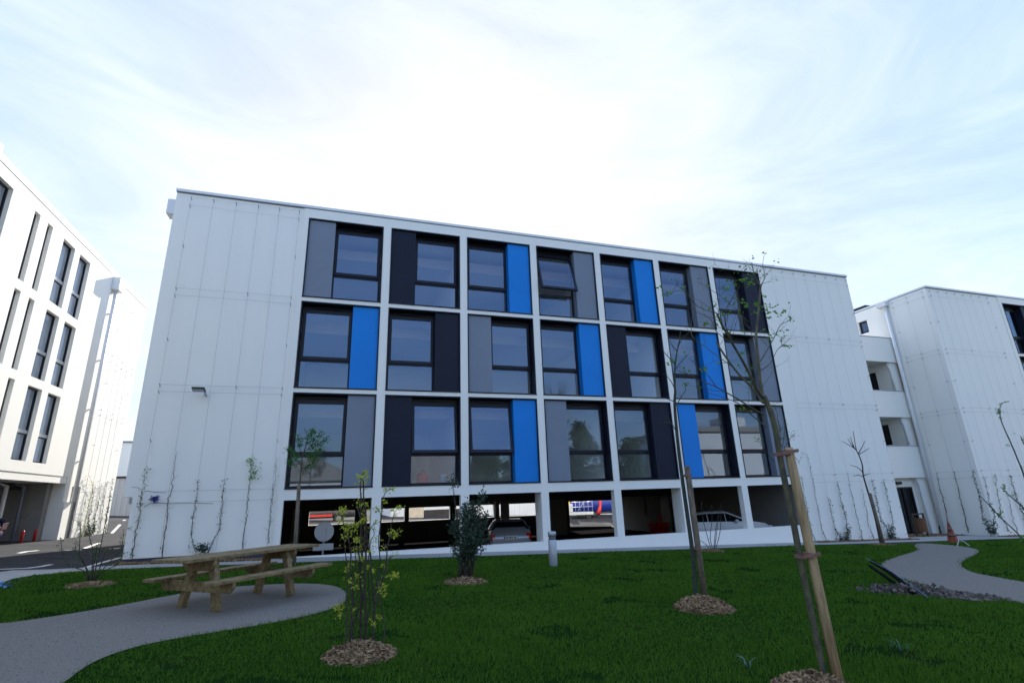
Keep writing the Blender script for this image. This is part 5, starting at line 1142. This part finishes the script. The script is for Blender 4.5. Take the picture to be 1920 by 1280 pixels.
ph = thing('phone', 'black phone held upright by the person at the left edge', 'phone', HB+Vector((-.02,.02,.02)))
MB().box(HB.x-.055, HB.y+.012, HB.z+.01, HB.x+.012, HB.y+.022, HB.z+.155).build('case', BLACKM, ph, bevel=.004)
MB().box(HB.x-.050, HB.y+.0085, HB.z+.016, HB.x+.007, HB.y+.0117, HB.z+.149).build('screen', CARGL, ph)

# ------------------------------------------------------------ surroundings behind the camera (seen mirrored in the windows)
def crown_tree(x, y, h, R, label, dense=True, n=9000, name='conifer_tree', mt=LF_TREE):
    z = terr(x, y); o = thing(name, label, 'tree', (x, y, z), 'trees behind the photographer'); t_ = MB()
    t_.tube([(x, y, z), (x+.1, y, z+h*.5), (x, y, z+h*.93)], [h*.022, h*.014, .02], 8); l_ = MB()
    e = [Vector((x, y, z+h*k/12)) for k in range(3, 12)]
    for _ in range(70 if not dense else 26):
        i = random.randint(0, 8); p = e[i]; a = random.random()*6.28; rr_ = R*(1-.6*i/9)*random.uniform(.6, 1.05)
        q = p+Vector((math.cos(a)*rr_, math.sin(a)*rr_, rr_*random.uniform(.2, .9)))
        m_ = p.lerp(q, .5)+Vector((0, 0, -.1*rr_)); t_.tube([p, m_, q], [h*.006, h*.004, .01], 4, False)
        if not dense: twigs(t_, None, [p, m_, q], 7, R*.35, .014, 0, sub=2)
    if dense:
        C_ = [(random.gauss(0, .42)*R, random.gauss(0, .42)*R, random.random()) for _ in range(60)]
        for _ in range(n):
            c = random.choice(C_); hz = c[2]; sc = math.sin(min(1, .18+hz*.95)*math.pi)**.6 if hz < .95 else .3
            p = Vector((x+c[0]*sc, y+c[1]*sc, z+h*(.12+.86*hz)))+Vector((random.gauss(0,.32), random.gauss(0,.32), random.gauss(0,.32))); l_.leaf(p, random.uniform(.22, .48))
        l_.build('crown', mt, o)
    t_.build('trunk', BARK, o)
crown_tree(14.5, -31, 6.8, 3.0, 'round dark evergreen behind the photographer, nearest the tiled house')
crown_tree(19.8, -32, 7.8, 3.0, 'middle dark evergreen behind the photographer')
crown_tree(25.0, -31, 9.6, 3.2, 'tallest dark evergreen behind the photographer')
crown_tree(30.2, -30, 7.6, 2.9, 'dark evergreen behind the photographer, nearest the white hall')
crown_tree(27, -42, 15.5, 5, 'tall leafless tree rising behind the evergreens', False, name='bare_tree')
crown_tree(5, -42, 7.5, 3.2, 'low leafless tree beside the tiled house', False, name='bare_tree')
TILE = mat('roof_tile', (.17, .13, .11), .8, col2=(.32, .27, .22), vscale=6, stretch=(6, 1, 1)); CREAM = mat('cream_render', (.62, .57, .51), .9, var=.06)
def house(x0, y0, x1, y1, h, rh, label, ridge_x=True):
    z = terr(x0, y0)-.3; o = thing('tiled_house', label, 'house', (x0, y0, z)); 
    MB().box(x0, y0, z, x1, y1, z+h).build('wall', CREAM, o)
    r = MB(); cy, cx = (y0+y1)/2, (x0+x1)/2; e = .4; Z0 = z+h+.01
    if ridge_x:
        r.prism([(y0-e, Z0), (y1+e, Z0), (cy, Z0+rh)], x0-e, x1+e, 'x')
    else: r.prism([(x0-e, Z0), (x1+e, Z0), (cx, Z0+rh)], y0-e, y1+e, 'y')
    r.build('roof', TILE, o)
    for xx in (x0+1.5, x1-2.5): f = MB().box(xx, y1+.002, z+1.2, xx+1, y1+.06, z+2.6).build('window', DARK, o)
    return o
house(-5, -42, 3.2, -33, 3.6, 2.2, 'low cream gabled house far behind the photographer', False)
house(4.5, -40, 13, -33, 3.1, 3.4, 'cream house with grey-brown tiled roof behind the photographer')
o = thing('white_hall', 'long cream hall with a tiled roof edge behind the photographer', 'building', (36, -40, -3)); MB().box(38.2, -42, -3.4, 62, -31, 5.9).build('wall', CREAM, o); MB().box(37.9, -42.3, 5.902, 62.3, -30.7, 6.5).build('roof', TILE, o); MB().box(47, -38, 6.51, 50, -35, 8.3).build('roof_cabin', CREAM, o)
MB().box(41, -30.99, -2.9, 42.2, -30.9, -.6).build('door', DARK, o)
o = thing('storage_shed', 'low shed with pitched roof in front of the cream hall', 'shed', (44, -27, -3.2)); MB().box(46, -29, -3.4, 54, -25, .8).build('wall', CREAM, o); r = MB(); r.prism([(-29.2, .81), (-24.8, .81), (-27, 2.3)], 45.8, 54.2, 'x'); r.build('roof', TILE, o)
